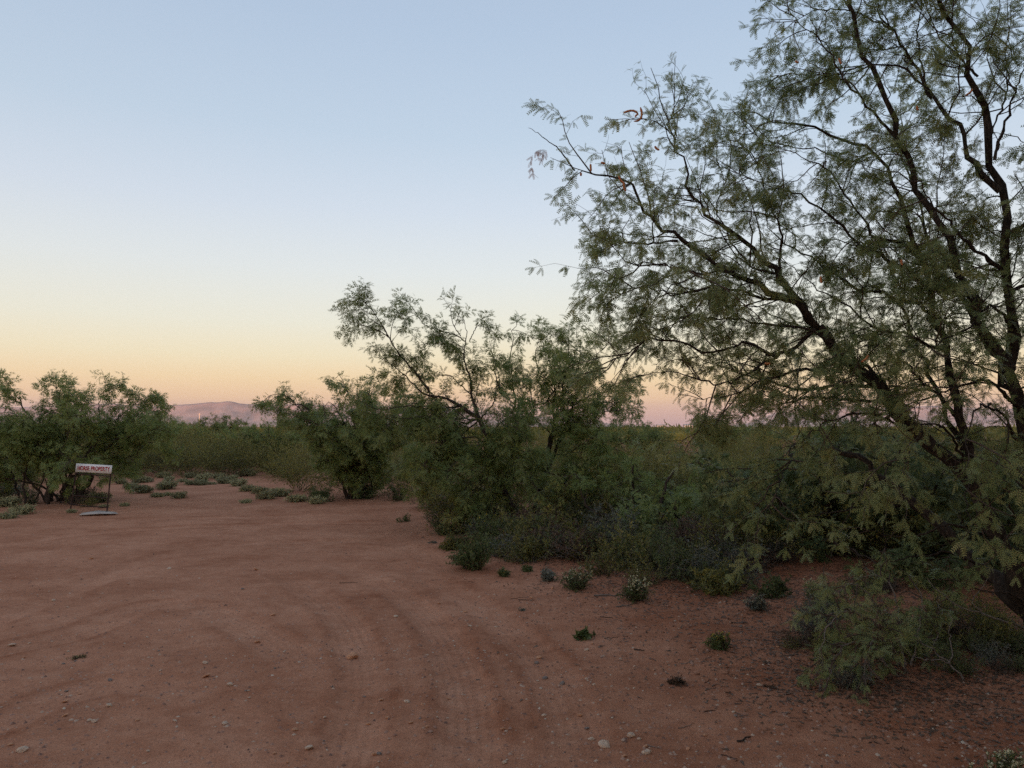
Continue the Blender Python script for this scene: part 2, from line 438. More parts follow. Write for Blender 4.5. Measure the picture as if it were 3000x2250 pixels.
def along(pts, K, t0, t1, weights=None):
    """K random stations on the chains: position, tangent, t, chain index"""
    N, n, _ = pts.shape
    L = np.linalg.norm(np.diff(pts, axis=1), axis=2).sum(1)
    w = L * (1 if weights is None else weights)
    c = rng.choice(N, K, p=w / w.sum())
    lo = t0[c] if isinstance(t0, np.ndarray) else t0
    t = lo + (t1 - lo) * rng.random(K)
    f = t * (n - 1); i = np.minimum(f.astype(int), n - 2); u = (f - i)[:, None]
    p = pts[c, i] * (1 - u) + pts[c, i + 1] * u
    return p, nrm(pts[c, i + 1] - pts[c, i]), t, c
def leaf_template(npair, plen, llen, lwid, ang, spread, droop, petiole=0.02, two=True):
    """a mesquite leaf: petiole with two pinnae of paired leaflets; x is outwards"""
    V, Q = [], []
    def tri(a, b, c):
        i = len(V); V.extend([a, b, c]); Q.append((i, i + 1, i + 2))
    for s in ((-1, 1) if two else (0.15,)):
        th_ = s * spread
        dx, dy = math.cos(th_), math.sin(th_)
        pos = lambda q: np.array([petiole + dx * plen * q, dy * plen * q, -droop * plen * q * q])
        for q0, q1 in ((0, 0.6), (0.5, 1.0)):
            a, b = pos(q0), pos(q1); w = np.array([-dy, dx, 0]) * 0.0013
            if q0 == 0: a = np.array([0, 0, 0.0])
            tri(a - w, b, a + w)
        for i in range(npair):
            q = (i + 0.8) / npair
            c = pos(q)
            sz = 0.75 + 0.5 * math.sin(math.pi * (0.12 + 0.8 * q))
            for sd in (-1, 1):
                aa = th_ + sd * ang
                e = np.array([math.cos(aa), math.sin(aa), -0.12 - 0.25 * droop * q]) * llen * sz
                w = np.array([-math.sin(aa), math.cos(aa), 0.25 * sd]) * lwid * 0.5
                tri(c + e * 0.12 - w, c + e, c + e * 0.12 + w)
    return np.array(V), np.array(Q)
def place(tpl, pos, d, scale, roll=0.6, tint=None):
    """copy a template to every (pos, direction)"""
    T, Q = tpl
    N = len(pos)
    up = np.array([[0, 0, 1.0]]) + roll * rng.normal(size=(N, 3))
    x = nrm(d); y = nrm(np.cross(up, x)); z = np.cross(x, y)
    M = np.stack([x, y, z], 1) * scale[:, None, None]
    V = (np.einsum('vk,nkj->nvj', T, M) + pos[:, None]).reshape(-1, 3)
    QQ = (Q[None] + (np.arange(N) * len(T))[:, None, None]).reshape(-1, Q.shape[1])
    if tint is None: tint = np.clip(rng.beta(1.4, 4, N) + 0, 0, 1)
    return V, QQ, np.repeat(tint, len(T))

LEAF_NEAR = leaf_template(6, 0.064, 0.0150, 0.0074, R(60), R(26), 0.25, 0.012)
LEAF_MID = leaf_template(3, 0.085, 0.048, 0.0105, R(22), R(26), 0.30)
LEAF_FAR = leaf_template(2, 0.085, 0.062, 0.0150, R(22), R(24), 0.28)

def clear_of_board(p):
    """true where a shoot does not crowd the board on its frame"""
    return ~((p[:, 0] > -7.95) & (p[:, 0] < -6.6) & (p[:, 1] > 11.5) & (p[:, 1] < 13.45) & (p[:, 2] > 0.15) & (p[:, 2] < 1.2))
def tree(name, label, cat, base, limbs, l2, l3, leaf, mat, lsize=1.0, bark=M_bark, group=None, hang=-0.05, npl=24, tintbias=0.0):
    """limbs: (points, r0, r1, leafiness, t0); l2/l3: (per metre, length, spread); leaf: (template, per twig)"""
    root = link(name, None, None, base)
    tag(root, label, cat, group)
    off = np.array(base)
    C = np.stack([spline(np.asarray(l[0], float), npl) for l in limbs]) - off
    seglen = np.linalg.norm(np.diff(C, axis=1), axis=2).mean(1)
    jit = rng.normal(size=C.shape) * (seglen * 0.15)[:, None, None]; jit[:, 0] = 0
    C = C + jit
    r0 = np.array([l[1] for l in limbs]); r1 = np.array([l[2] for l in limbs])
    tt = np.linspace(0, 1, npl)[None]
    RD = r0[:, None] + (r1 - r0)[:, None] * tt ** 0.8
    RD = RD * (1 + 0.10 * rng.normal(size=RD.shape))
    leafy = np.array([l[3] for l in limbs]); t0 = np.array([l[4] for l in limbs], float)
    wood = [tubes(C, RD, 9)]
    wood[0] = (wood[0][0] + (rng.normal(size=wood[0][0].shape) * np.repeat(RD.reshape(-1), 9)[:, None] * 0.07), wood[0][1])
    trunk = link('trunk', mesh_from(name + '_trunk', *join(wood), bark, None, True), root)
    total = (np.linalg.norm(np.diff(C, axis=1), axis=2).sum(1) * leafy)
    K2 = int(total.sum() * l2[0])
    p, t, q, c = along(C, K2, t0, 1.0, leafy)
    d = nrm(t * math.cos(l2[2]) + rand_perp(t) * math.sin(l2[2]) * (0.7 + 0.6 * rng.random((K2, 1))))
    ln = l2[1] * (0.45 + 0.8 * rng.random(K2)) * (1.15 - 0.5 * q)
    B2 = grow(p, d, ln, 6, 0.22, hang + 0.10 * rng.normal(size=K2))
    K3 = int(ln.sum() * l3[0])
    p3, t3, q3, c3 = along(B2, K3, 0.15, 1.0)
    d3 = nrm(t3 * math.cos(l3[2]) + rand_perp(t3) * math.sin(l3[2]))
    ln3 = l3[1] * (0.4 + 0.9 * rng.random(K3))
    B3 = grow(p3, d3, ln3, 4, 0.20, hang + 0.12 * rng.normal(size=K3))
    k3 = clear_of_board(B3[:, -1] + off) & clear_of_board(B3[:, 2] + off)
    B3 = B3[k3]; K3 = len(B3)
    # the ends of the limbs carry on as leafy shoots
    tip = C[:, -1]; td = nrm(C[:, -1] - C[:, -3]); live = leafy > 0.01
    B4 = grow(np.repeat(tip[live], 2, 0), np.repeat(td[live], 2, 0) + 0.3 * rng.normal(size=(2 * live.sum(), 3)), np.full(2 * live.sum(), l3[1] * 1.1), 4, 0.2, hang)
    tw2 = np.linspace(1, 0.35, 7)[None] * (0.0028 + 0.0034 * ln / l2[1])[:, None]
    tw3 = np.linspace(1, 0.5, 5)[None] * np.full(K3, 0.0016)[:, None]
    parts = [tubes(B2, tw2, 4), tubes(B3, tw3, 3), tubes(B4, np.linspace(1, 0.4, 5)[None] * np.full(len(B4), 0.004)[:, None], 3)]
    tag(link('branches', mesh_from(name + '_branches', *join(parts), M_twig, None, True), root), kind='stuff')
    TW = np.vstack([B3, B4])
    K = int(len(TW) * leaf[1])
    pl, tl, ql, cl = along(TW, K, 0.1, 1.0)
    K2b = int(K * 0.22)
    pa, ta, qa, ca = along(B2, K2b, 0.3, 1.0)
    pl = np.vstack([pl, pa]); tl = np.vstack([tl, ta])
    kl = clear_of_board(pl + off); pl = pl[kl]; tl = tl[kl]
    an = (0.6 + 0.7 * rng.random(len(pl)))[:, None]
    dl = nrm(tl * np.cos(an) + rand_perp(tl) * np.sin(an) + np.array([0, 0, -0.32]))
    tn = np.clip(rng.beta(1.3, 4.5, len(pl)) + tintbias + 0.9 * fbm(pl[:, 0] * 2.5 + 7, pl[:, 1] * 2.5 + pl[:, 2] * 2, 77, 2), 0, 1)
    V, Q, ti = place(leaf[0], pl, dl, lsize * (0.65 + 0.6 * rng.random(len(pl))), 0.6, tn)
    cr = link('crown', mesh_from(name + '_crown', V, Q, mat, ti), root)
    tag(cr, kind='stuff')
    return root, dict(B2=B2, B3=B3, C=C)
def px(lst, Ys):
    """photo pixels with a distance that runs through Ys"""
    n = len(lst); yy = np.interp(np.linspace(0, 1, n), np.linspace(0, 1, len(Ys)), Ys)
    return [P(a, b, y) for (a, b), y in zip(lst, yy)]

# ------------------------------------------------------------------ the big mesquite
b = G(3062, 1872); BX, BY = b[0], b[1]
BZ = gz(BX, BY) - 0.06
root0 = np.array([BX, BY, BZ])
def fromroot(pts): return [root0 + np.array([rng.normal() * 0.05, rng.normal() * 0.05, 0])] + pts
L = []
T1 = [(2985, 1720), (2925, 1560), (2860, 1425), (2780, 1345), (2690, 1262), (2634, 1215), (2580, 1135), (2493, 1060), (2392, 958)]
L.append((fromroot(px(T1, [5.2, 5.4, 5.5])), 0.068, 0.036, 0.30, 0.62))
T2 = [(2980, 1765), (2890, 1665), (2780, 1566), (2663, 1462), (2580, 1390), (2500, 1338), (2400, 1318), (2330, 1305)]
L.append((fromroot(px(T2, [5.3, 6.2, 6.8])), 0.070, 0.018, 0.12, 0.7))
T3 = [(3035, 1600), (3004, 1350), (2990, 1200), (2962, 1088), (2976, 962), (2947, 853), (2933, 788), (2940, 708), (2936, 600), (2926, 488), (2893, 407), (2865, 224), (2849, 110), (2767, 0), (2700, -120)]
L.append((fromroot(px(T3, [5.15, 5.0, 4.9])), 0.062, 0.009, 0.8, 0.35))
T4 = [(2962, 1088), (2889, 980), (2846, 907), (2831, 835), (2803, 774), (2770, 690), (2702, 578), (2670, 488), (2641, 423), (2600, 330), (2540, 200), (2500, 60), (2480, -60)]
L.append((px(T4, [5.0, 5.2, 5.0]), 0.034, 0.010, 1.0, 0.12))
T5 = [(2862, 1425), (2810, 1230), (2792, 1106), (2774, 1034), (2741, 925), (2730, 835), (2716, 781), (2650, 650), (2600, 540), (2560, 447), (2458, 407), (2409, 374), (2344, 362), (2271, 358), (2210, 340)]
L.append((px(T5, [5.35, 5.5, 5.8]), 0.034, 0.006, 1.0, 0.2))
A = [(2392, 958), (2331, 885), (2245, 848), (2150, 795), (2078, 755), (1990, 700), (1920, 661), (1879, 600), (1847, 550), (1812, 520), (1760, 508), (1715, 506)]
L.append((px(A, [5.5, 5.2, 4.9]), 0.032, 0.004, 1.0, 0.1))
Bq = [(2392, 958), (2335, 885), (2282, 803), (2225, 742), (2160, 681), (2091, 640), (2040, 580), (2015, 539), (2012, 471), (1985, 430), (1961, 385), (1968, 335), (1985, 300)]
L.append((px(Bq, [5.5, 5.5, 5.3]), 0.029, 0.003, 1.0, 0.1))
SIDE = [  # pixels, distances, r0, leafiness
    ([(1961, 385), (1920, 356), (1890, 350)], [5.3, 5.25], 0.006, 0.35),
    ([(1985, 706), (1863, 714), (1790, 700), (1740, 694)], [5.0, 4.9], 0.012, 0.8),
    ([(2150, 795), (2060, 800), (1960, 780), (1860, 770), (1800, 790)], [5.15, 4.7], 0.010, 1.0),
    ([(2331, 885), (2220, 870), (2107, 844), (1985, 860), (1883, 836), (1842, 848), (1795, 880)], [5.45, 5.1], 0.018, 1.0),
    ([(2392, 958), (2330, 1020), (2282, 1039), (2180, 1007), (2082, 1027), (1985, 999), (1895, 999), (1818, 1043), (1780, 1075)], [5.5, 5.2, 4.9], 0.022, 1.0),
    ([(2282, 1039), (2200, 1090), (2123, 1125), (2025, 1108), (1964, 1084), (1900, 1100)], [5.35, 4.9], 0.014, 1.0),
    ([(2493, 1060), (2420, 1075), (2320, 1090), (2220, 1120), (2140, 1160), (2060, 1165)], [5.5, 5.2], 0.018, 1.0),
    ([(2600, 1165), (2500, 1175), (2400, 1160), (2300, 1180), (2220, 1195), (2160, 1215)], [5.5, 5.7], 0.018, 0.8),
    ([(2450, 1010), (2340, 960), (2230, 950), (2120, 930), (2000, 935), (1920, 925)], [5.4, 5.6], 0.016, 1.0),
    ([(2282, 803), (2200, 780), (2140, 700), (2100, 610), (2120, 540), (2110, 490)], [5.5, 5.8], 0.012, 1.0),
    ([(2282, 803), (2290, 700), (2260, 610), (2230, 520), (2200, 450), (2160, 430)], [5.5, 5.2], 0.014, 1.0),
    ([(2730, 835), (2600, 760), (2500, 700), (2420, 620), (2330, 560), (2240, 540), (2160, 500)], [5.5, 5.3], 0.022, 1.0),
    ([(2741, 925), (2620, 870), (2520, 850), (2430, 790), (2350, 740), (2270, 690), (2240, 620)], [5.5, 5.9], 0.020, 1.0),
    ([(2774, 1034), (2660, 980), (2560, 960), (2460, 880), (2380, 840), (2310, 770)], [5.45, 5.2], 0.018, 1.0),
    ([(2716, 781), (2640, 720), (2560, 690), (2470, 560), (2400, 480), (2310, 440)], [5.55, 5.0], 0.018, 1.0),
    ([(2930, 560), (2865, 488), (2824, 439), (2808, 366), (2751, 305), (2710, 244), (2670, 175), (2617, 90), (2560, 30), (2500, -40)], [4.95, 5.1, 5.3], 0.028, 1.0),
    ([(2933, 788), (2853, 730), (2780, 650), (2730, 600), (2690, 520)], [4.95, 4.7], 0.022, 0.9),
    ([(2914, 468), (2938, 386), (2965, 300), (2990, 220), (3030, 90)], [4.92, 4.9], 0.014, 0.8),
    ([(2947, 870), (3040, 815), (3140, 740), (3220, 650)], [4.95, 5.2], 0.022, 1.0),
    ([(2940, 690), (3050, 630), (3130, 540), (3180, 420)], [4.92, 4.7], 0.020, 1.0),
    ([(2990, 1210), (3080, 1120), (3180, 1000), (3300, 900)], [5.0, 5.6], 0.035, 1.0),
    ([(2730, 290), (2650, 200), (2570, 192), (2486, 203), (2409, 224), (2328, 220), (2275, 215)], [5.1, 5.5], 0.012, 1.0),
    ([(2710, 244), (2690, 120), (2700, 0), (2715, -100)], [5.15, 4.9], 0.010, 0.9),
    ([(2641, 423), (2590, 360), (2539, 305), (2486, 244), (2420, 150), (2360, 80), (2310, 40)], [5.15, 5.0], 0.014, 1.0),
    ([(2617, 90), (2500, 35), (2400, 30), (2330, 60)], [5.2, 5.4], 0.008, 1.0),
    ([(2865, 224), (2800, 150), (2790, 60), (2800, -60)], [4.9, 4.7], 0.010, 0.7),
    ([(2560, 447), (2480, 470), (2400, 440), (2320, 430), (2240, 410), (2200, 390)], [5.6, 5.4], 0.010, 1.0),
    ([(2893, 407), (2940, 300), (2960, 180), (2950, 60)], [4.9, 5.2], 0.010, 0.6),
    # low boughs that sweep towards the viewer and hang
    ([(2860, 1425), (2800, 1300), (2740, 1240), (2690, 1280), (2660, 1370)], [5.4, 4.6, 4.2], 0.016, 0.5),
    ([(3004, 1350), (2940, 1220), (2880, 1190), (2840, 1250), (2830, 1330)], [5.05, 4.4, 4.2], 0.016, 0.5),
    ([(2925, 1560), (2880, 1420), (2850, 1410), (2835, 1470), (2850, 1540)], [5.3, 4.6, 4.3], 0.012, 0.4),
    ([(2690, 1262), (2600, 1230), (2520, 1210), (2440, 1230), (2380, 1260)], [5.4, 5.0], 0.016, 0.35),
    ([(2634, 1215), (2560, 1240), (2640, 1300), (2600, 1380), (2560, 1440)], [5.4, 4.7, 4.4], 0.010, 0.35),
    ([(2330, 1305), (2290, 1400), (2250, 1490), (2235, 1540)], [6.6, 5.3, 5.0], 0.008, 0.7),
    ([(3035, 1600), (2960, 1480), (2960, 1400), (2990, 1450)], [5.1, 4.5], 0.010, 0.5),
    ([(2810, 1230), (2720, 1130), (2640, 1060), (2560, 1080), (2480, 1120)], [5.4, 4.9], 0.018, 0.45),
    ([(2990, 1200), (2900, 1120), (2820, 1130), (2740, 1160), (2680, 1190)], [5.0, 4.6], 0.018, 0.45),
    ([(2976, 962), (2900, 900), (2840, 960), (2760, 1000), (2700, 1050)], [4.95, 4.6], 0.014, 1.0),
    # boughs on the far side of the crown
    ([(2860, 1425), (2760, 1180), (2680, 1000), (2620, 800), (2560, 640)], [5.5, 6.2, 6.6], 0.035, 1.2),
    ([(2690, 1262), (2560, 1100), (2430, 1000), (2300, 940), (2180, 880)], [5.5, 6.3, 6.6], 0.030, 1.1),
    ([(2990, 1200), (2900, 1000), (2800, 860), (2720, 700), (2660, 500), (2640, 300)], [5.1, 6.0, 6.4], 0.035, 1.2),
    ([(2580, 1135), (2450, 1130), (2330, 1140), (2230, 1110), (2130, 1080), (2050, 1050)], [5.5, 6.2], 0.020, 1.1),
]
for pp, yy, r0_, lf in SIDE:
    L.append((px(pp, yy), r0_ * 0.8, 0.0025, lf, 0.08))
# bare twig at the outermost tip, dead boughs in the shade
L.append((px([(1684, 500), (1640, 440), (1600, 410), (1549, 373)], [4.9, 4.85]), 0.006, 0.0015, 0.0, 0.5))
for pp, yy in ([(2826, 1545), (2775, 1538), (2695, 1570), (2620, 1574), (2547, 1552)], [5.1, 4.9]), \
              ([(2800, 1600), (2720, 1520), (2640, 1470), (2600, 1500), (2587, 1600)], [5.2, 5.0]), \
              ([(2663, 1462), (2560, 1480), (2440, 1500), (2330, 1520), (2250, 1500)], [5.9, 5.6]), \
              ([(2580, 1390), (2520, 1450), (2460, 1560), (2420, 1660)], [6.3, 5.6]), \
              ([(2890, 1665), (2780, 1620), (2650, 1640), (2540, 1660)], [5.3, 5.0]), \
              ([(3040, 1790), (2960, 1740), (2880, 1730), (2800, 1700)], [5.1, 4.9]):
    L.append((px(pp, yy), 0.010, 0.002, 0.05, 0.3))
big, binfo = tree('mesquite_tree', 'big dark multi-stemmed mesquite with feathery grey-green leaves arching over the bank', 'tree', tuple(root0), L,
           (9.0, 0.62, R(52)), (8.2, 0.27, R(48)), (LEAF_NEAR, 7.6), M_leaf, 0.98, hang=-0.03)
# orange seed pods
def pod(pts, r, parent, name='seed_pod'):
    C = spline(np.asarray(pts), 12)[None] - np.array(parent.location)
    rd = r * np.array([0.3, 0.8, 1, 0.85, 1.05, 0.85, 1.05, 0.85, 1.0, 0.85, 0.7, 0.2])[None]
    return link(name, mesh_from(name, *tubes(C, rd, 6), M_pod, None, True), parent)
pod(px([(1876, 314), (1880, 330), (1878, 345), (1868, 354), (1856, 355)], [5.2]), 0.0085, big)
pod(px([(1870, 333), (1858, 325), (1842, 325), (1826, 331)], [5.22]), 0.008, big)
pod(px([(1870, 333), (1864, 338), (1860, 343)], [5.22]), 0.007, big)
for (a, b_, dx_, dy_) in [(1812, 515, 20, 24), (1826, 535, 8, 26), (1730, 480, 2, 22), (1772, 480, -12, -4), (1702, 506, 0, 10), (1918, 428, 14, 12), (2458, 170, 8, 18), (2686, 310, 5, 14), (2330, 178, 10, 6), (2850, 260, -22, 20), (2404, 810, 3, 20), (2545, 1040, -22, 20), (2240, 1065, 18, 0), (2640, 760, 4, 18)]:
    pod(px([(a, b_), (a + dx_ * 0.4, b_ + dy_ * 0.6), (a + dx_, b_ + dy_)], [4.8 if a < 1850 else 4.6]), 0.0075, big)
# withered pinkish leaf spray
sp_p = np.array(px([(1600, 440), (1585, 438), (1570, 443), (1560, 455), (1556, 470), (1558, 490), (1562, 505), (1590, 450), (1584, 462)], [4.85])) - root0
V, Q, ti = place(LEAF_NEAR, np.repeat(sp_p, 2, 0), nrm(np.tile(np.array([[-0.2, 0, -1.0]]), (18, 1)) + 0.4 * rng.normal(size=(18, 3))), np.full(18, 0.62), 0.8)
link('withered_leaves', mesh_from('withered_leaves', V, Q, M_dryleaf, ti), big)

# ------------------------------------------------------------------ the middle trees
def base_at(pxx, pyy, sink=0.05):
    g = G(pxx, pyy); return np.array([g[0], g[1], gz(*g) - sink])
bA = base_at(1513, 1545)
Y0 = bA[1]
LA = [([bA] + px([(1500, 1490), (1475, 1427), (1464, 1370), (1440, 1300), (1404, 1230)], [Y0]), 0.060, 0.038, 0.5, 0.35)]
for pp, yy, r_, lf in [
    ([(1404, 1230), (1345, 1189), (1307, 1167), (1244, 1156), (1220, 1132), (1185, 1097), (1139, 1061)], [Y0, Y0 - 0.3], 0.032, 1.0),
    ([(1258, 1150), (1225, 1099), (1193, 1064), (1160, 1021), (1139, 988), (1112, 937), (1090, 907), (1070, 885)], [Y0 - .2, Y0 - 0.6], 0.020, 1.0),
    ([(1139, 988), (1106, 966), (1070, 955)], [Y0 - .5], 0.010, 1.0),
    ([(1404, 1225), (1383, 1159), (1380, 1118), (1366, 1072), (1358, 1037), (1369, 983), (1360, 950)], [Y0, Y0 + 0.2], 0.028, 1.0),
    ([(1358, 1037), (1323, 1010), (1285, 1007), (1246, 1007)], [Y0 + .1, Y0 - .2], 0.012, 1.0),
    ([(1362, 1000), (1331, 980), (1280, 966), (1247, 953), (1228, 930), (1205, 915)], [Y0 + .2, Y0], 0.010, 1.0),
    ([(1350, 985), (1328, 950), (1320, 905)], [Y0 + .2], 0.008, 1.0),
    ([(1375, 1000), (1395, 960), (1415, 945)], [Y0 + .2, Y0 + .5], 0.008, 1.0),
    ([(1345, 1189), (1280, 1200), (1200, 1190), (1130, 1200), (1080, 1190)], [Y0, Y0 - .5], 0.014, 1.1),
    ([(1440, 1300), (1380, 1280), (1310, 1290), (1260, 1330), (1240, 1370)], [Y0, Y0 - .9], 0.014, 1.8),
    ([(1464, 1370), (1400, 1330), (1340, 1350), (1300, 1400)], [Y0, Y0 - .9], 0.012, 1.8),
    ([(1440, 1300), (1420, 1330), (1390, 1390), (1360, 1440)], [Y0, Y0 - .8], 0.010, 1.6),
    ([(1404, 1230), (1360, 1240), (1300, 1240), (1230, 1255)], [Y0, Y0 + .3], 0.014, 1.3),
    ([(1404, 1230), (1440, 1190), (1455, 1130), (1450, 1060)], [Y0, Y0 + .5], 0.014, 1.0),
    ([(1440, 1300), (1470, 1280), (1500, 1310), (1520, 1350)], [Y0, Y0 - .8], 0.010, 1.6),
    ([(1383, 1159), (1340, 1120), (1320, 1100), (1280, 1100)], [Y0, Y0 + .4], 0.010, 0.9),
    ([(1404, 1230), (1340, 1290), (1310, 1340), (1280, 1360)], [Y0, Y0 + .6], 0.012, 1.4),
    ([(1464, 1370), (1430, 1380), (1400, 1420), (1370, 1480)], [Y0, Y0 - .7], 0.010, 1.8),
    ([(1440, 1300), (1350, 1310), (1290, 1320), (1220, 1350)], [Y0, Y0 + .5], 0.012, 1.7),
    ([(1475, 1427), (1500, 1390), (1540, 1390), (1570, 1430)], [Y0, Y0 - .8], 0.010, 1.6),
    ([(1404, 1230), (1330, 1225), (1260, 1220), (1180, 1230), (1110, 1250)], [Y0, Y0 - .3], 0.014, 1.5),
    ([(1440, 1300), (1450, 1260), (1480, 1230), (1520, 1240)], [Y0, Y0 - .6], 0.012, 1.5)]:
    LA.append((px(pp, yy), r_, 0.004, lf, 0.06))
tree('mesquite_tree', 'open mesquite whose long bare limb sweeps up over the clearing', 'tree', tuple(bA), LA,
     (6.0, 0.55, R(46)), (9.0, 0.24, R(42)), (LEAF_MID, 8.5), M_leaf2, 1.0, hang=-0.06)
bB = base_at(1575, 1535)
bB[1] += 0.5
Y1 = bB[1]
LB = []
for pp, yy, r_, lf, t_ in [
    ([(1570, 1480), (1580, 1434), (1602, 1389), (1605, 1330), (1617, 1270), (1622, 1148), (1609, 1051), (1605, 990)], [Y1], 0.050, 0.7, 0.45),
    ([(1605, 1330), (1628, 1216), (1644, 1175), (1652, 1094), (1663, 1040), (1665, 980)], [Y1, Y1 + .2], 0.026, 1.0, 0.2),
    ([(1602, 1389), (1560, 1340), (1519, 1297), (1511, 1189), (1500, 1121), (1495, 1034), (1500, 991), (1515, 950)], [Y1, Y1 - .2], 0.026, 1.0, 0.15),
    ([(1602, 1389), (1644, 1284), (1677, 1189), (1698, 1135), (1753, 1040), (1790, 1000)], [Y1, Y1 + .3], 0.026, 1.0, 0.15),
    ([(1608, 1360), (1637, 1291), (1680, 1240), (1760, 1210), (1830, 1200)], [Y1, Y1 - .3], 0.020, 1.3, 0.15),
    ([(1590, 1440), (1634, 1430), (1722, 1348), (1776, 1323), (1840, 1290)], [Y1, Y1 - .5], 0.018, 1.1, 0.2),
    ([(1622, 1148), (1580, 1090), (1570, 1030), (1580, 990)], [Y1, Y1 + .3], 0.012, 1.0, 0.1),
    ([(1644, 1175), (1690, 1090), (1700, 1020), (1690, 980)], [Y1, Y1 + .3], 0.012, 1.0, 0.1),
    ([(1511, 1189), (1470, 1150), (1450, 1090), (1440, 1020)], [Y1, Y1 + .3], 0.010, 0.9, 0.1),
    ([(1617, 1270), (1570, 1230), (1560, 1180), (1550, 1130)], [Y1, Y1 - .5], 0.012, 1.2, 0.1),
    ([(1677, 1189), (1730, 1160), (1790, 1140), (1840, 1120)], [Y1, Y1], 0.012, 1.1, 0.1),
    ([(1605, 1330), (1660, 1330), (1720, 1290), (1780, 1270)], [Y1, Y1 - .7], 0.012, 1.5, 0.1),
    ([(1602, 1389), (1550, 1350), (1500, 1340), (1470, 1380)], [Y1, Y1 - .6], 0.012, 1.3, 0.1),
    ([(1617, 1270), (1660, 1260), (1700, 1250), (1740, 1240)], [Y1, Y1 + .6], 0.012, 1.5, 0.1),
    ([(1602, 1389), (1660, 1390), (1720, 1400), (1770, 1430)], [Y1, Y1 - .7], 0.012, 1.7, 0.1),
    ([(1580, 1434), (1620, 1440), (1660, 1460), (1690, 1500)], [Y1, Y1 - .7], 0.010, 1.6, 0.1),
    ([(1617, 1270), (1680, 1220), (1740, 1190), (1810, 1170)], [Y1, Y1 + .4], 0.014, 1.4, 0.1),
    ([(1628, 1216), (1600, 1180), (1640, 1120), (1630, 1060)], [Y1, Y1 - .4], 0.010, 1.3, 0.1)]:
    LB.append((([bB] if len(LB) == 0 else []) + px(pp, yy), r_, 0.004, lf, t_))
tree('mesquite_tree', 'upright bushy mesquite with rounded crown against the peach sky', 'tree', tuple(bB), LB,
     (6.4, 0.50, R(42)), (9.0, 0.24, R(42)), (LEAF_MID, 8.5), M_leaf2, 1.0, hang=-0.03)

def bushy(name, label, cat, base, w, h, n, dens=1.0, tmpl=LEAF_FAR, mat=M_leaf2, wf=0.6, group=None, low=0.0, lsize=1.0, rr=0.04, yofs=0.0, extra=(), t0=0.22, foot=0.12):
    """a many-stemmed mesquite: n boughs that fan out from the foot over width w to height h"""
    Ls = []
    for i in range(n):
        a = 2 * math.pi * (i + 0.6 * rng.random()) / n
        rad = math.sqrt(rng.random()) * 0.9 + 0.1
        top = h * (0.62 + 0.38 * rng.random()) * (1 - 0.35 * rad ** 2)
        if rng.random() < low: top = h * (0.12 + 0.25 * rng.random())
        ex, ey = math.cos(a) * w / 2 * rad, math.sin(a) * w * wf * rad
        s = np.array(base) + np.array([rng.normal() * foot, rng.normal() * foot * 0.8, 0])
        p1 = s + np.array([ex * 0.22, ey * 0.22, top * 0.36]); p2 = s + np.array([ex * 0.60, ey * 0.60, top * 0.76])
        p3 = s + np.array([ex, ey, top])
        p4 = p3 + np.array([ex * 0.22, ey * 0.22, -0.06 * h * rng.random()])
        Ls.append(([s, p1 + 0.06 * rng.normal(size=3), p2 + 0.1 * rng.normal(size=3), p3, p4], rr * (0.6 + 0.6 * rng.random()), 0.004, 1.0, t0))
    Ls += list(extra)
    return tree(name, label, cat, tuple(base), Ls, (6.5 * dens, 0.52, R(46)), (7.5, 0.24, R(42)), (tmpl, 8.0), mat, lsize, hang=-0.05, group=group)
bC = base_at(1045, 1462)
treeC, _ = bushy('mesquite_tree', 'dense low mesquite with foliage to the ground, beyond the pale cushion shrubs', 'tree', bC, 3.3, 3.0, 24, 0.95, low=0.3, wf=0.35)
bD = base_at(165, 1472)
exD = []
for pp, yy, r_, lf in [
    ([(185, 1465), (195, 1420), (225, 1390), (255, 1340), (300, 1280), (340, 1230)], [bD[1]], 0.05, 0.8),
    ([(215, 1470), (255, 1420), (290, 1360), (330, 1290), (390, 1235), (430, 1215), (460, 1195)], [bD[1], bD[1] + .3], 0.05, 0.9),
    ([(140, 1468), (145, 1400), (140, 1340), (120, 1270), (60, 1180), (20, 1120)], [bD[1] - .3], 0.05, 0.9),
    ([(150, 1468), (160, 1400), (190, 1300), (180, 1200), (160, 1125)], [bD[1] - .2], 0.035, 1.0),
    ([(330, 1290), (390, 1275), (440, 1262), (475, 1245)], [bD[1], bD[1] - .5], 0.02, 1.2),
    ([(120, 1270), (60, 1260), (0, 1240), (-80, 1220)], [bD[1] - .3, bD[1] - .8], 0.02, 1.2),
    ([(60, 1180), (-10, 1150), (-60, 1130)], [bD[1] - .3, bD[1]], 0.015, 1.0),
    ([(255, 1330), (200, 1315), (130, 1310), (60, 1325)], [bD[1], bD[1] - .8], 0.02, 1.4),
    ([(300, 1280), (290, 1200), (300, 1150), (330, 1130)], [bD[1], bD[1] - .2], 0.015, 1.0),
    ([(340, 1230), (400, 1180), (440, 1160)], [bD[1], bD[1]], 0.012, 1.0),
    ([(255, 1340), (235, 1335), (215, 1345), (205, 1352)], [bD[1], bD[1] - .9, 13.0], 0.008, 0.5)]:
    exD.append((px(pp, yy), r_, 0.004, lf, 0.42))
bushy('mesquite_tree', 'spreading mesquite with several dark stems behind the red lettered board', 'tree', bD, 4.1, 2.65, 20, 1.1, low=0.05, wf=0.27, extra=exD, t0=0.40, rr=0.024, foot=0.26)
bE = base_at(-150, 1470)
bushy('mesquite_tree', 'shaggy mesquite cut by the picture edge beyond the board', 'tree', bE, 2.8, 2.5, 10, 1.0, low=0.3)

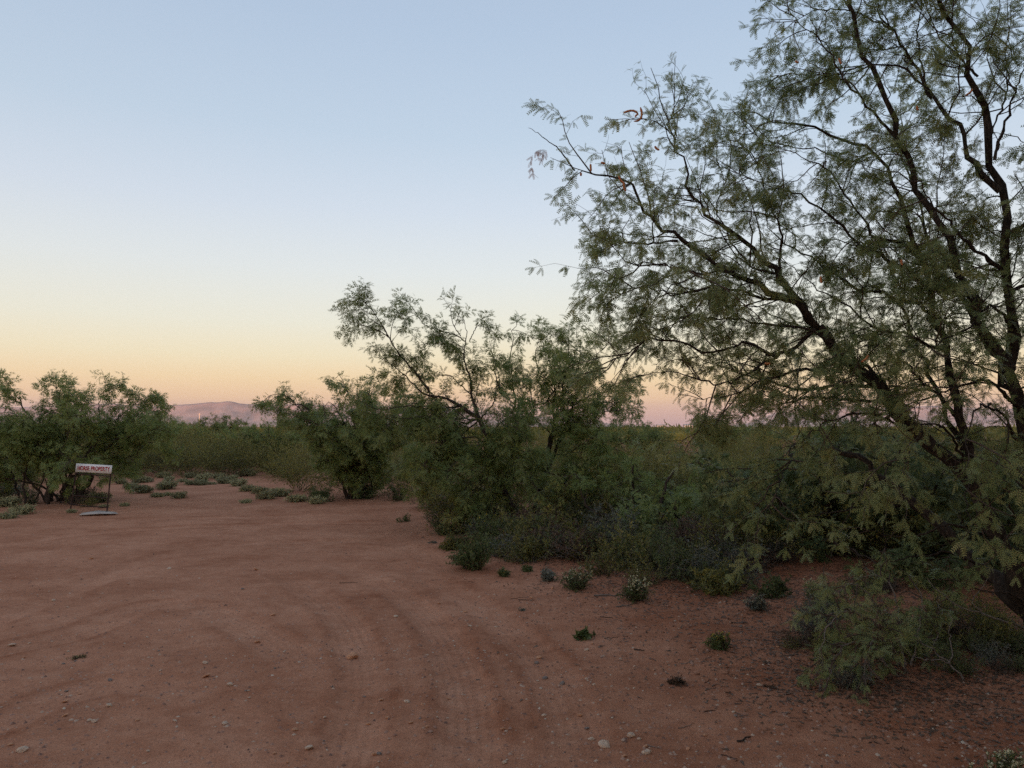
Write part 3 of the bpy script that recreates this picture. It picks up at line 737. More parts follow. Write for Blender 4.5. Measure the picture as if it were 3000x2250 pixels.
# ------------------------------------------------------------------ shrubs
def copy_tree(o, parent=None):
    c = o.copy(); col.objects.link(c)
    if parent is not None: c.parent = parent
    for ch in o.children: copy_tree(ch, c)
    return c
def tri_leaves(pos, d, size, wid):
    N = len(pos); d = nrm(d); w = rand_perp(d) * (size * wid * 0.5)[:, None]
    V = np.stack([pos - w, pos + d * size[:, None], pos + w], 1).reshape(-1, 3)
    return V, np.arange(3 * N).reshape(-1, 3)
def shrub(name, w, h, nst, nleaf, lsize, lwid, leafmat, stemmat=M_twig, tfrom=0.25, stem_r=0.005, spread=1.0, flow=None, wander=0.12, lift=0.05, fine=3, rag=0.5):
    """fan of stems with side shoots and small leaves; parts stems, foliage and, if any, flowers"""
    root = link(name, None)
    a = rng.random(nst) * 2 * np.pi; r = np.sqrt(rng.random(nst)) * spread
    st = np.stack([np.cos(a) * r * w * 0.08, np.sin(a) * r * w * 0.08, np.full(nst, -0.02)], 1)
    el = np.clip(1.0 - 0.45 * r, 0.05, 1)
    d = nrm(np.stack([np.cos(a) * r * w / 2, np.sin(a) * r * w / 2, h * el], 1))
    d = nrm(d + rag * np.array([rng.normal() * 0.35, rng.normal() * 0.35, 0]) + rag * 0.22 * rng.normal(size=(nst, 3)))
    ln = np.sqrt((r * w / 2) ** 2 + (h * el) ** 2) * (1.05 - rag * (0.1 + 0.55 * rng.random(nst)))
    S = grow(st, d, ln, 6, wander, lift)
    p, t, q, c = along(S, nst * fine, 0.3, 0.95)
    d2 = nrm(t * 0.6 + rand_perp(t) * 0.8)
    S2 = grow(p, d2, 0.32 * h * (0.4 + rng.random(len(p))) * (1.1 - 0.5 * q), 4, wander, lift)
    V, Q = join([tubes(S, stem_r * np.linspace(1, 0.3, 7)[None] * np.ones((nst, 1)), 3), tubes(S2, stem_r * 0.5 * np.linspace(1, 0.4, 5)[None] * np.ones((len(p), 1)), 3)])
    tag(link('stems', mesh_from(name + '_stems', V, Q, stemmat, None, True), root), kind='stuff')
    n1 = int(nleaf * 0.35)
    pa, ta, _, _ = along(S, n1, tfrom, 1.0); pb, tb, _, _ = along(S2, nleaf - n1, 0.1, 1.0)
    pl = np.vstack([pa, pb]); tl = np.vstack([ta, tb])
    dl = nrm(tl * 0.5 + rand_perp(tl) * 0.9)
    sz = lsize * (0.6 + 0.8 * rng.random(nleaf))
    V, Q = tri_leaves(pl, dl, sz, lwid)
    tn = np.repeat(np.clip(rng.beta(1.5, 3.5, nleaf) + 0.35 * (pl[:, 2] / h - 0.6), 0, 1), 3)  # lighter towards the top: new growth plus sky light put into the tint
    tag(link('foliage', mesh_from(name + '_foliage', V, Q, leafmat, tn), root), kind='stuff')
    if flow:
        m_, nf, fs, zmin = flow
        pf, tf, _, _ = along(S2, nf * 4, 0.6, 1.0)
        k = np.argsort(-pf[:, 2] + 0.15 * h * rng.random(len(pf)))[:nf] if zmin else np.arange(nf)
        pf = np.repeat(pf[k], 4, 0); 
        df = nrm(rng.normal(size=pf.shape) + np.array([0, 0, 0.6]))
        V, Q = tri_leaves(pf, df, np.full(len(pf), fs), 1.1)
        tag(link('flowers', mesh_from(name + '_flowers', V, Q, m_, np.repeat(rng.random(len(pf)), 3)), root), kind='stuff')
    return root
def put(o, x, y, s=1.0, rz=None, label=None, cat=None, group=None, sz=None):
    o.location = (x, y, gz(x, y) - 0.01)
    o.rotation_euler = (0, 0, rng.random() * 6.28 if rz is None else rz)
    o.scale = (s, s, s if sz is None else sz)
    return tag(o, label, cat, group)

CRE = [shrub('creosote_bush', 2.2, 1.45, 40, 8200, 0.030, 0.55, M_creo, tfrom=0.1, stem_r=0.0032, fine=6, lift=-0.02, wander=0.2, flow=(M_yell, 26, 0.016, False)) for _ in range(5)]
CRE_USED = [False] * 5
def creosote(x, y, s, label, group, sz=None):
    k = int(rng.integers(5))
    o = CRE[k] if not CRE_USED[k] else copy_tree(CRE[k])
    CRE_USED[k] = True
    return put(o, x, y, s, None, label, 'bush', group, sz)
spots = []
def free(x, y, m): return all((x - a) ** 2 + (y - b) ** 2 > m * m for a, b in spots)
def wedge(x0, x1, d0, d1, n, s0, s1, m, label, group):
    k = tries = 0
    while k < n and tries < n * 40:
        tries += 1
        Y = math.exp(rng.uniform(math.log(d0), math.log(d1)))
        X = (rng.uniform(x0, x1) - 1500) / F * Y
        if not free(X, Y, m * (1 + Y / 40)): continue
        spots.append((X, Y)); k += 1
        s = rng.uniform(s0, s1)
        creosote(X, Y, s, label, group, s * rng.uniform(0.92, 1.05))
wedge(330, 860, 22, 30, 34, 1.0, 1.4, 0.7, 'olive creosote bush right behind the pale cushion shrubs', 'creosote behind the cushion shrubs')
wedge(300, 900, 30, 60, 34, 1.2, 1.75, 0.9, 'yellow-green creosote bush farther back before the mountain foot', 'creosote before the mountain foot')
wedge(-100, 330, 18.5, 40, 16, 0.9, 1.1, 0.9, 'creosote bush showing through the stems behind the lettered board', 'creosote behind the lettered board')
wedge(860, 1800, 16, 40, 52, 0.8, 1.05, 0.7, 'creosote bush glimpsed between and behind the middle mesquites', 'creosote behind the middle mesquites')
wedge(1620, 2300, 11.2, 20, 44, 0.75, 0.98, 0.65, 'dark creosote bush in the gap between middle trees and big tree', 'creosote in the gap between the trees')
wedge(2250, 3150, 8.2, 16, 46, 0.72, 0.98, 0.65, 'shaded creosote bush behind the trunks of the big mesquite', 'creosote behind the big mesquite')
wedge(1700, 3100, 20, 60, 46, 0.95, 1.2, 0.9, 'olive creosote bush far back on the open flat under the boughs', 'creosote far back on the open flat')
# beyond that the scrub reads as one mass
def far_scrub():
    N = 2600
    Y = np.exp(rng.uniform(math.log(55), math.log(1500), N)); X = rng.uniform(-0.85, 0.85, N) * Y
    h = (1.0 + 0.75 * rng.random(N) ** 2.5) * np.where(Y > 250, 0.95, 1.0); w = h * rng.uniform(1.0, 1.6, N)
    k = 38
    u = rng.normal(size=(N, k, 3)); u = u / np.linalg.norm(u, axis=2, keepdims=True) * (rng.random((N, k, 1)) ** 0.4)
    p = np.stack([X[:, None] + u[..., 0] * w[:, None] / 2, Y[:, None] + u[..., 1] * w[:, None] / 2, h[:, None] * (0.52 + 0.48 * u[..., 2])], -1).reshape(-1, 3)
    d = nrm(rng.normal(size=p.shape) * 0.5 + np.array([0, 0, 0.9]))
    V, Q = tri_leaves(p, d, 0.30 + 0.25 * rng.random(len(p)), 0.5)
    return link('scrub', mesh_from('scrub', V, Q, M_creo, np.repeat(np.repeat(rng.beta(1.5, 2.5, N), k), 3)))
tag(far_scrub(), 'far olive scrub spreading to the foot of the mountains', 'scrub', kind='stuff')

# rounder, greener mesquites that break the line of the scrub
for x_, y_, sc_, lb_ in [(565, 34, 0.62, 'round green mesquite in the scrub under the far pole'), (700, 27, 0.60, 'round green mesquite in the middle of the scrub gap'), (800, 25, 0.66, 'green mesquite in the scrub touching the dense low mesquite'),
                         (640, 42, 0.85, 'distant mesquite rising over the scrub below the mountain'), (1905, 27, 0.62, 'small round mesquite far back beside the rounded crown'), (2110, 33, 0.72, 'mesquite standing up from the far flat under the boughs'),
                         (2420, 25, 0.62, 'mesquite far back behind the big leaning trunk'), (430, 30, 0.8, 'mesquite in the scrub past the end of the spreading crown')]:
    put(copy_tree(treeC), (x_ - 1500) / F * y_, y_, sc_, None, lb_, 'tree')

# young mesquites behind the big tree; darker leaf colour on two stands for shade
def b_at(x, Y): 
    X = (x - 1500) / F * Y; return np.array([X, Y, gz(X, Y) - 0.05])
bushy('mesquite_tree', 'mesquite thicket with leaves darkened for shade behind the big leaning trunks', 'tree', b_at(2900, 8.2), 3.2, 1.9, 14, 1.1, LEAF_MID, M_weed, low=0.3)
bushy('mesquite_tree', 'low straggling mesquite with leaves darkened for shade between open tree and big tree', 'tree', b_at(2400, 8.8), 3.0, 1.6, 14, 1.0, LEAF_MID, M_weed, low=0.4)
bushy('mesquite_tree', 'scrubby mesquite half hidden at the edge of the clearing under the rounded crown', 'tree', b_at(1900, 10.2), 2.2, 1.25, 9, 0.9, LEAF_MID, low=0.4)

# undergrowth along the edge of the clearing
def ground_put(o, a, b_, s, label, cat, group=None, sz=None, rz=None):
    g = G(a, b_); return put(o, g[0], g[1], s, rz, label, cat, group, sz)
def W(a, b_, wpx): return wpx / F * (CH * F / (b_ - 1250))         # width in metres of wpx photo pixels on the ground at row b_
def weed(a, b_, wpx, hpx, label, mat=M_weed, nst=26, nl=1100, ls=0.030, lw=0.35, flow=None, name='weed', cat='weed', rag=0.9, **k):
    w, h = W(a, b_, wpx), W(a, b_, hpx)
    o = shrub(name, w, h, nst, nl, ls, lw, mat, stem_r=0.0028, flow=flow, tfrom=0.08, rag=rag, **k)
    return ground_put(o, a, b_, 1.0, label, cat)
weed(1390, 1668, 170, 135, 'bright green leafy weed clump jutting into the dirt drive', nst=46, nl=3200, ls=0.035)
weed(1300, 1568, 90, 55, 'small dark green clump at the edge of the drive beside the long limb tree', nl=1300)
weed(1190, 1526, 62, 34, 'sprawling green weed alone on the dirt near the tree edge', nst=16, nl=420)
weed(1270, 1592, 32, 18, 'tiny grey weed tuft on the drive below the dark clump', M_grey, nl=260, ls=0.022)
weed(1476, 1690, 40, 42, 'little pale weed with yellowing leaves on the bank', nl=420, nst=12, flow=(M_yell, 8, 0.012, False))
weed(1540, 1672, 46, 40, 'low green sprout beside the pale weed under the trees', nl=420, nst=14)
weed(1604, 1700, 60, 60, 'grey-green herb growing next to the white flowering cushion', M_grey, nl=700)
weed(1460, 1600, 190, 130, 'wide weedy shrub around the foot of the open tree', nst=40, nl=3000, flow=(M_yell, 30, 0.016, False), ls=0.035)
weed(1600, 1590, 220, 150, 'tangle of green shrub with tiny yellow flowers under the trees', nst=44, nl=3200, flow=(M_yell, 50, 0.016, False), ls=0.034, mat=M_creo)
weed(1800, 1625, 210, 190, 'silvery grey shrub in the gap between the middle trees and big tree', M_grey, nst=46, nl=3600, ls=0.032, stemmat=M_dead)
weed(1960, 1700, 220, 150, 'dark twiggy shrub above the flowering cushions', nst=48, nl=2600, ls=0.032, stemmat=M_dead)
weed(1720, 1640, 170, 120, 'dull green brush behind the white flowering cushion', M_creo, nst=36, nl=2400, flow=(M_yell, 20, 0.014, False))
weed(2080, 1640, 260, 190, 'brown half-bare brush in the shade beside the hanging leaves', M_brown, nst=60, nl=1600, ls=0.03, stemmat=M_dead)
weed(2280, 1760, 150, 110, 'dark green shrub on red soil below the hanging leaves', nst=34, nl=2000)
weed(2200, 1650, 200, 190, 'straggly olive brush at the shadowed edge of the bank', M_creo, nst=40, nl=2400)
for a_, b2, w2, h2, lb_ in [(1060, 1462, 150, 70, 'dark weedy brush at the near foot of the dense low mesquite'), (930, 1470, 130, 60, 'green weeds hemming the dense low mesquite'),
        (1160, 1468, 150, 90, 'leafy brush between the dense low mesquite and the open tree'), (1270, 1490, 150, 110, 'shadowed leafy brush below the sweeping long limb'),
        (1360, 1520, 170, 130, 'deep green brush touching the stem of the open tree'), (1440, 1470, 200, 140, 'brush behind the stem of the open tree'),
        (1560, 1500, 200, 150, 'tall weeds between the two middle mesquite stems'), (1680, 1510, 220, 170, 'tall dark brush beyond the small red mound'),
        (1840, 1530, 240, 190, 'thick dark brush in the gap behind the silvery shrub'), (2000, 1560, 240, 200, 'brush standing behind the brown half-bare brush'),
        (2130, 1540, 240, 200, 'dense brush behind the hanging leaf spray'), (2300, 1560, 260, 210, 'dim brush under the thick crooked bough'),
        (2450, 1580, 280, 220, 'dim brush under the big leaning trunk'), (2640, 1600, 300, 230, 'black-green brush behind the forked dead boughs'),
        (2820, 1620, 300, 230, 'black-green brush between the trunks of the big mesquite'), (1330, 1610, 90, 50, 'creeping weeds at the drive edge above the bright green clump'),
        (1880, 1660, 190, 120, 'brush at the foot of the silvery shrub'), (2090, 1740, 170, 90, 'low dark weeds beside the cream flowered cushion'),
        (1540, 1640, 170, 100, 'weeds before the yellow flowered tangle'), (2700, 1720, 200, 120, 'dim low brush on the shaded soil under the leaning trunk')]:
    weed(a_, b2, w2, h2, lb_, M_weed if rng.random() < 0.6 else M_creo, nst=44, nl=2600, ls=0.036, stemmat=M_dead if rng.random() < 0.4 else M_twig, flow=(M_yell, 18, 0.014, False) if rng.random() < 0.4 else None)
BR = [shrub('brush', 1.0, 0.62, 40, 1700, 0.034, 0.40, m_, s_, tfrom=0.1, stem_r=0.0035, rag=1.0, wander=0.20, lift=0.02, fine=4)
      for m_, s_ in ((M_weed, M_dead), (M_weed, M_twig), (M_creo, M_twig), (M_creo, M_dead), (M_brown, M_dead), (M_grey, M_dead))]
BR_USED = [False] * 6
EDGE = np.array([(1250, 1520), (1330, 1575), (1400, 1650), (1550, 1672), (1750, 1690), (1950, 1715), (2150, 1740), (2300, 1660), (2600, 1640), (3050, 1660)], float)
def brush(x0, x1, n, back, label, group, front=None, s0=0.75, s1=1.45):
    for _ in range(n):
        a = rng.uniform(x0, x1); f = np.interp(a, EDGE[:, 0], EDGE[:, 1]) if front is None else front
        b2 = back + (f - back) * rng.random() ** 0.8
        k = int(rng.choice(6, p=[.22, .16, .18, .14, .18, .12]))
        o = BR[k] if not BR_USED[k] else copy_tree(BR[k]); BR_USED[k] = True
        sc = rng.uniform(s0, s1) * (1 - 0.45 * ((b2 - back) / (f - back)) ** 2)
        ground_put(o, a, b2, sc, label, 'brush', group, sc * rng.uniform(0.7, 1.25))
brush(1270, 1560, 26, 1470, 'tangled brush filling the ground under the open mesquite', 'brush under the open mesquite')
brush(1560, 1900, 36, 1480, 'tangled brush under and beside the rounded mesquite', 'brush under the rounded mesquite')
brush(1900, 2260, 36, 1490, 'tangled brush in the dim gap before the big mesquite', 'brush in the gap')
brush(2260, 3050, 40, 1500, 'dim tangled brush behind the trunks of the big mesquite', 'brush behind the big mesquite')
brush(2330, 3050, 26, 1680, 'half-dead brush on the shaded verge under the big mesquite', 'brush on the shaded verge', 1960, 0.35, 0.75)
brush(2780, 3080, 14, 1840, 'dark low brush at the foot of the big mesquite', 'brush at the big mesquite foot', 2010, 0.3, 0.6)
brush(-60, 290, 16, 1436, 'dark twiggy brush round the stems behind the lettered board', 'brush behind the lettered board', 1486, 0.6, 1.0)
# flowering cushions: white-tipped
FL = dict(nst=70, cat='plant', name='flowering_plant', lift=0.10, wander=0.10)
weed(1692, 1722, 125, 82, 'cushion plant thick with creamy flower heads at the drive edge', M_weed, nl=1400, ls=0.026, flow=(M_flow, 150, 0.011, True), **FL)
weed(1862, 1758, 115, 100, 'cream-flowered cushion with dead twigs at its foot', M_weed, nl=1300, ls=0.026, flow=(M_flow, 110, 0.011, True), **FL)
weed(2225, 1790, 80, 64, 'white-flowered cushion in shade between two dark shrubs', M_grey, nl=1000, ls=0.024, flow=(M_flow, 60, 0.010, True), **FL)
weed(2375, 1765, 110, 70, 'dull cushion plant touching the grey fallen-branch bush', M_cush, nl=1400, ls=0.024, flow=(M_flow, 60, 0.010, True), **FL)
weed(2124, 1908, 96, 76, 'small green plant with yellow-green buds alone on bare red soil', M_weed, nl=900, ls=0.028, flow=(M_yell, 40, 0.009, True), **FL)
weed(2925, 2300, 260, 130, 'pale flowering plant at the very bottom corner of the ground', M_weed, nl=2200, ls=0.020, flow=(M_flow, 230, 0.008, True), **FL)
weed(232, 1926, 62, 28, 'single small green grass tuft in the middle of the drive', M_weed, nst=60, nl=300, ls=0.018, cat='grass tuft', name='grass_tuft', lw=0.2)
weed(1706, 1868, 84, 36, 'broad-leaved green seedling patch on the red bank', M_weed, nst=16, nl=150, ls=0.045, lw=0.7)
weed(1526, 1792, 30, 30, 'tiny grey-green sprout on the drive edge above the red bank', M_grey, nst=8, nl=90, ls=0.028)
weed(1982, 2002, 66, 40, 'dead brown tuft lying on the bare red soil', M_brown, nst=60, nl=700, ls=0.022, cat='tuft', name='dead_tuft', stemmat=M_bark)
weed(2260, 2010, 60, 34, 'wiry dark dead tuft at the edge of the big shadow', M_brown, nst=40, nl=260, ls=0.02, cat='tuft', name='dead_tuft', stemmat=M_bark)
weed(2640, 2215, 90, 30, 'flat dark scrap of dead weed on the near ground', M_brown, nst=40, nl=240, ls=0.016, cat='tuft', name='dead_tuft', stemmat=M_bark)

# the drooping grey and green bush under the big tree
bF = base_at(2560, 1985, 0.04)
LF_ = []
for pp, yy, r_, lf in [
    ([(2660, 2000), (2620, 1900), (2560, 1820), (2480, 1790), (2420, 1840), (2400, 1930)], [4.55, 4.3], 0.009, 1.0),
    ([(2640, 1990), (2600, 1860), (2560, 1760), (2500, 1710), (2440, 1740)], [4.6, 4.5], 0.009, 1.0),
    ([(2650, 1990), (2640, 1840), (2620, 1740), (2580, 1690), (2530, 1690)], [4.6, 4.8], 0.009, 1.0),
    ([(2660, 1990), (2690, 1860), (2700, 1760), (2680, 1710)], [4.6, 4.8], 0.008, 0.8),
    ([(2640, 1990), (2560, 1920), (2500, 1880), (2450, 1920), (2430, 1990)], [4.5, 4.2], 0.008, 1.1),
    ([(2640, 1990), (2580, 1930), (2560, 1880), (2540, 1930), (2530, 1980)], [4.45, 4.15], 0.007, 1.1),
    ([(2600, 1950), (2520, 1840), (2460, 1800), (2400, 1800)], [4.5, 4.6], 0.007, 0.9),
    ([(2680, 1990), (2740, 1880), (2760, 1800), (2740, 1760)], [4.6, 4.9], 0.007, 0.7)]:
    LF_.append((px(pp, yy), r_, 0.002, lf, 0.1))
tree('mesquite_sapling', 'drooping young mesquite bush on the bank below the big leaning trunk', 'bush', tuple(bF), LF_,
     (15, 0.21, R(48)), (12, 0.14, R(42)), (LEAF_NEAR, 3.6), M_leaf, 0.85, bark=M_dead, hang=-0.08)
weed(2410, 1890, 190, 190, 'silver-leaved shrub pressed against the drooping young mesquite', M_grey, nst=56, nl=2600, ls=0.02, stemmat=M_dead)
weed(2470, 2010, 240, 120, 'grey twiggy low shrub at the foot of the drooping young mesquite', M_grey, nst=64, nl=1700, ls=0.018, stemmat=M_dead)
def dead_branch(label, lines):
    o = link('dead_branch', None, None, tuple(lines[0][0][0])); tag(o, label, 'branch')
    off = np.array(lines[0][0][0])
    for i, (pts, r) in enumerate(lines):
        C = spline(np.asarray(pts), 14)[None] - off
        C = C + rng.normal(size=C.shape) * 0.006
        link('stem' if i == 0 else 'side_twig', mesh_from('dead_branch', *tubes(C, r * np.linspace(1, 0.35, 14)[None], 6), M_dead, None, True), o)
    return o
gq = lambda a, b_, y, dz=0.0: P(a, b_, y) + np.array([0, 0, dz])
dead_branch('pale bare forked branch leaning out of the shade beside the drooping bush',
    [([gq(2828, 1992, 4.34), gq(2784, 1945, 4.36), gq(2730, 1900, 4.38), gq(2672, 1855, 4.4)], 0.0065),
     ([gq(2784, 1945, 4.36), gq(2786, 1900, 4.4), gq(2782, 1790, 4.45)], 0.0045), ([gq(2780, 1942, 4.36), gq(2680, 1922, 4.3), gq(2620, 1880, 4.3)], 0.004)])
dead_branch('thin dry branch arching over the ground at the frame side of the big trunk',
    [([gq(3010, 1840, 4.9), gq(2930, 1815, 4.85), gq(2880, 1800, 4.8), gq(2800, 1770, 4.8), gq(2720, 1700, 4.85)], 0.008),
     ([gq(2880, 1800, 4.8), gq(2850, 1760, 4.8), gq(2900, 1690, 4.85)], 0.004)])

# unseen mesquite copies, added outside the view to keep light off the near bank
for t_, x_, y_, sc_, rz_, lb_ in [(treeC, 5.1, -0.5, 1.9, 0.0, 'unseen mesquite added beside the viewpoint to shade the near bank'), (treeC, 4.2, -4.2, 1.9, 0.8, 'unseen mesquite added behind the viewpoint to shade the bank side'),
                                  (big, 7.5, 2.7, 1.45, -0.08, 'unseen mesquite added beside the big tree to shade the bank'), (big, 2.7, -2.5, 1.4, -1.57, 'unseen mesquite added to arch over the bank and shade it from behind the viewpoint')]:
    put(copy_tree(t_), x_, y_, sc_, rz_, lb_, 'tree')
def litter():
    N = 30000
    c = np.array([(3.0, 5.4, 2.2), (2.2, 6.5, 1.8), (3.6, 4.4, 1.5), (1.1, 9.5, 1.8), (0.2, 10.8, 1.4), (2.6, 8.5, 2.0), (1.5, 7.6, 1.3), (2.1, 4.4, 0.9)])
    k = rng.integers(len(c), size=N)
    X = c[k, 0] + rng.normal(size=N) * c[k, 2] * 0.5; Y = c[k, 1] + rng.normal(size=N) * c[k, 2] * 0.5
    p = np.stack([X, Y, ground_z(X, Y) + 0.004], 1)
    d = nrm(np.stack([rng.normal(size=N), rng.normal(size=N), 0.12 * rng.normal(size=N)], 1))
    L_ = 0.012 + 0.05 * rng.random(N) ** 2
    w = nrm(np.cross(d, np.array([[0, 0, 1.0]]) + 0.3 * rng.normal(size=(N, 3)))) * (0.003 + 0.006 * rng.random(N))[:, None]
    V = np.stack([p - w, p + d * L_[:, None], p + w], 1).reshape(-1, 3)
    return link('leaf_litter', mesh_from('leaf_litter', V, np.arange(3 * N).reshape(-1, 3), M_brown, np.repeat(rng.random(N), 3)))
tag(litter(), 'dry leaf litter strewn over the soil under the trees', 'litter', kind='stuff')

# ------------------------------------------------------------------ low pale cushion shrubs beyond the drive
def cushion():
    return shrub('cushion_shrub', 1.0, 0.42, 90, 1500, 0.085, 0.30, M_cush, M_twig, tfrom=0.3, stem_r=0.008, lift=0.02, wander=0.1, fine=3)
CU = [cushion() for _ in range(4)]; CU_USED = [False] * 4
CUS = [(348, 1419, 40), (384, 1430, 42), (410, 1415, 50), (432, 1413, 32), (416, 1443, 58), (488, 1432, 60), (462, 1456, 38), (492, 1452, 28), (525, 1459, 44),
       (480, 1400, 44), (497, 1409, 32), (538, 1412, 30), (562, 1420, 42), (590, 1421, 38), (600, 1407, 52), (622, 1419, 26), (655, 1416, 50), (682, 1405, 30), (706, 1396, 34),
       (730, 1394, 46), (700, 1424, 50), (725, 1440, 50), (762, 1446, 46), (720, 1474, 34), (780, 1462, 56), (365, 1484, 26), (66, 1506, 66), (25, 1519, 52), (20, 1486, 66),
       (290, 1472, 60), (305, 1488, 26), (820, 1455, 60), (870, 1472, 56), (930, 1478, 50), (640, 1402, 40), (560, 1400, 40), (210, 1502, 26)]
for i, (a, b_, w) in enumerate(CUS):
    k = int(rng.integers(4))
    o = CU[k] if not CU_USED[k] else copy_tree(CU[k]); CU_USED[k] = True
    s = W(a, b_, w) * 1.25
    lab = 'low pale green cushion shrub on the dirt beyond the drive'
    if (a, b_) == (66, 1506): lab = 'round pale cushion shrub in front of the stems of the spreading mesquite'
    if (a, b_) == (210, 1502): lab = 'small tuft at the foot of the frame leg of the lettered board'
    ground_put(o, a, b_, s, lab, 'shrub', 'cushion shrubs beyond the drive', s * (0.85 + 0.3 * rng.random()))

# ------------------------------------------------------------------ the board on its frame
M_iron = plain_mat('rusty_iron', (0.035, 0.022, 0.020), 0.8, (0.075, 0.042, 0.034), 60, 0.3, 0.3, 0.3)
M_white = plain_mat('white_board', (0.74, 0.72, 0.70), 0.6, (0.80, 0.78, 0.76), 9, 0.0, 0.3)
M_sheet = plain_mat('dusty_sheet', (0.36, 0.30, 0.26), 0.7, (0.52, 0.46, 0.41), 6, 0.0, 0.15)
M_red = plain_mat('red_lettering', (0.34, 0.030, 0.034), 0.6)
gl_, gr_ = G(205, 1498), G(312, 1505)
fo = np.array([(gl_[0] + gr_[0]) / 2, (gl_[1] + gr_[1]) / 2, gz((gl_[0] + gr_[0]) / 2, (gl_[1] + gr_[1]) / 2)])
sign = link('property_sign', None, None, tuple(fo))
tag(sign, 'leaning metal frame with white board lettered HORSE PROPERTY in red', 'sign')
def bar(name, a, b_, r, mat, parent, k=4):
    C = np.stack([np.linspace(a[i], b_[i], 3) for i in range(3)], 1)[None] - fo
    return link(name, mesh_from(name, *tubes(C, np.full((1, 3), r), k), mat), parent)
lb = np.array([gl_[0], gl_[1], gz(*gl_) - 0.05]); rb = np.array([gr_[0], gr_[1], gz(*gr_) - 0.05])
lt, rt = P(226, 1361, gl_[1] + 0.02), P(326.5, 1366, gr_[1] + 0.02)
bar('leg', lb, lt, 0.012, M_iron, sign); bar('leg', rb, rt, 0.012, M_iron, sign)
mixp = lambda a, b_, t: a + (b_ - a) * t
for t in (0.18, 0.37): bar('crossbar', mixp(lb, lt, t), mixp(rb, rt, t), 0.009, M_iron, sign)
bar('top_rail', mixp(lb, lt, 0.815), mixp(rb, rt, 0.80), 0.010, M_iron, sign)
c00, c10, c11, c01 = [P(a, b_, y) for a, b_, y in ((220.5, 1382.5, gl_[1] - 0.015), (325.5, 1387.5, gr_[1] - 0.015), (328.5, 1363.5, gr_[1] - 0.015), (224, 1357.5, gl_[1] - 0.015))]
ux = nrm(c10 - c00); uy = c01 - c00; uy = nrm(uy - ux * (ux @ uy)); un = np.cross(ux, uy)
th_b = un * 0.008
pv = np.array([c00, c10, c11, c01, c00 + th_b, c10 + th_b, c11 + th_b, c01 + th_b]) - fo - un * 0.004
panel = link('panel', mesh_from('panel', pv, np.array([(3, 2, 1, 0), (4, 5, 6, 7), (0, 1, 5, 4), (1, 2, 6, 5), (2, 3, 7, 6), (3, 0, 4, 7)]), M_white), sign)
td = bpy.data.curves.new('lettering', 'FONT'); td.body = 'HORSE PROPERTY'; td.align_x = 'CENTER'; td.align_y = 'CENTER'
td.size = 1.0; td.offset = 0.022; td.extrude = 0.01; td.space_character = 1.03
tmp = bpy.data.objects.new('lettering_tmp', td); col.objects.link(tmp)
bpy.context.view_layer.update()
tm = bpy.data.meshes.new_from_object(tmp.evaluated_get(bpy.context.evaluated_depsgraph_get()))
bpy.data.objects.remove(tmp)
co = np.empty(len(tm.vertices) * 3, np.float32); tm.vertices.foreach_get('co', co); co = co.reshape(-1, 3)
Wd, Hd = np.linalg.norm(c10 - c00), np.linalg.norm(c01 - c00)
w0, h0 = np.ptp(co[:, 0]), np.ptp(co[:, 1])
ctr = (c00 + c11) / 2 + un * 0.0075 + ux * 0.012 + uy * 0.004
lp = ctr - fo + np.outer((co[:, 0] - co[:, 0].mean() * 0 - (co[:, 0].max() + co[:, 0].min()) / 2) / w0 * Wd * 0.90, ux) \
     + np.outer((co[:, 1] - (co[:, 1].max() + co[:, 1].min()) / 2) / h0 * Hd * 0.50, uy) + np.outer(co[:, 2] * 0.12, un)
tm.vertices.foreach_set('co', lp.astype(np.float32).ravel()); tm.materials.clear(); tm.materials.append(M_red); tm.update()
link('lettering', tm, panel)
# fallen sheet in front of it
def sheet(pts, th, name, mat, parent, off):
    top = np.array(pts) - off; bot = top - np.array([0, 0, th]); n = len(pts) // 2
    V = np.vstack([top, bot]); q = []
    N2 = len(pts)
    for i in range(n - 1):
        a, b_, c, d = i, i + 1, 2 * n - 2 - i, 2 * n - 1 - i
        q += [(a, b_, c, d), (d + N2, c + N2, b_ + N2, a + N2), (b_, a, a + N2, b_ + N2), (d, c, c + N2, d + N2)]
    q += [(0, 2 * n - 1, 4 * n - 1, 2 * n), (n, n - 1, 3 * n - 1, 3 * n)]
    return mesh_from(name, V, np.array(q), mat)
fr = [(231, 1513.5, .012), (288, 1512.5, .030), (346, 1509.5, .012), (338, 1503.5, .016), (288, 1504.5, .045), (240, 1508, .02)]
fp = [np.array([*G(a, b_), 0]) for a, b_, _ in fr]
fp = [np.array([p[0], p[1], gz(p[0], p[1]) + dz + 0.012]) for p, (_, _, dz) in zip(fp, fr)]
fo2 = fp[0].copy()
o = link('fallen_board', sheet(fp, 0.006, 'fallen_board', M_sheet, None, fo2), None, tuple(fo2))
tag(o, 'bent white sheet lying flat on the dirt below the lettered board', 'board')

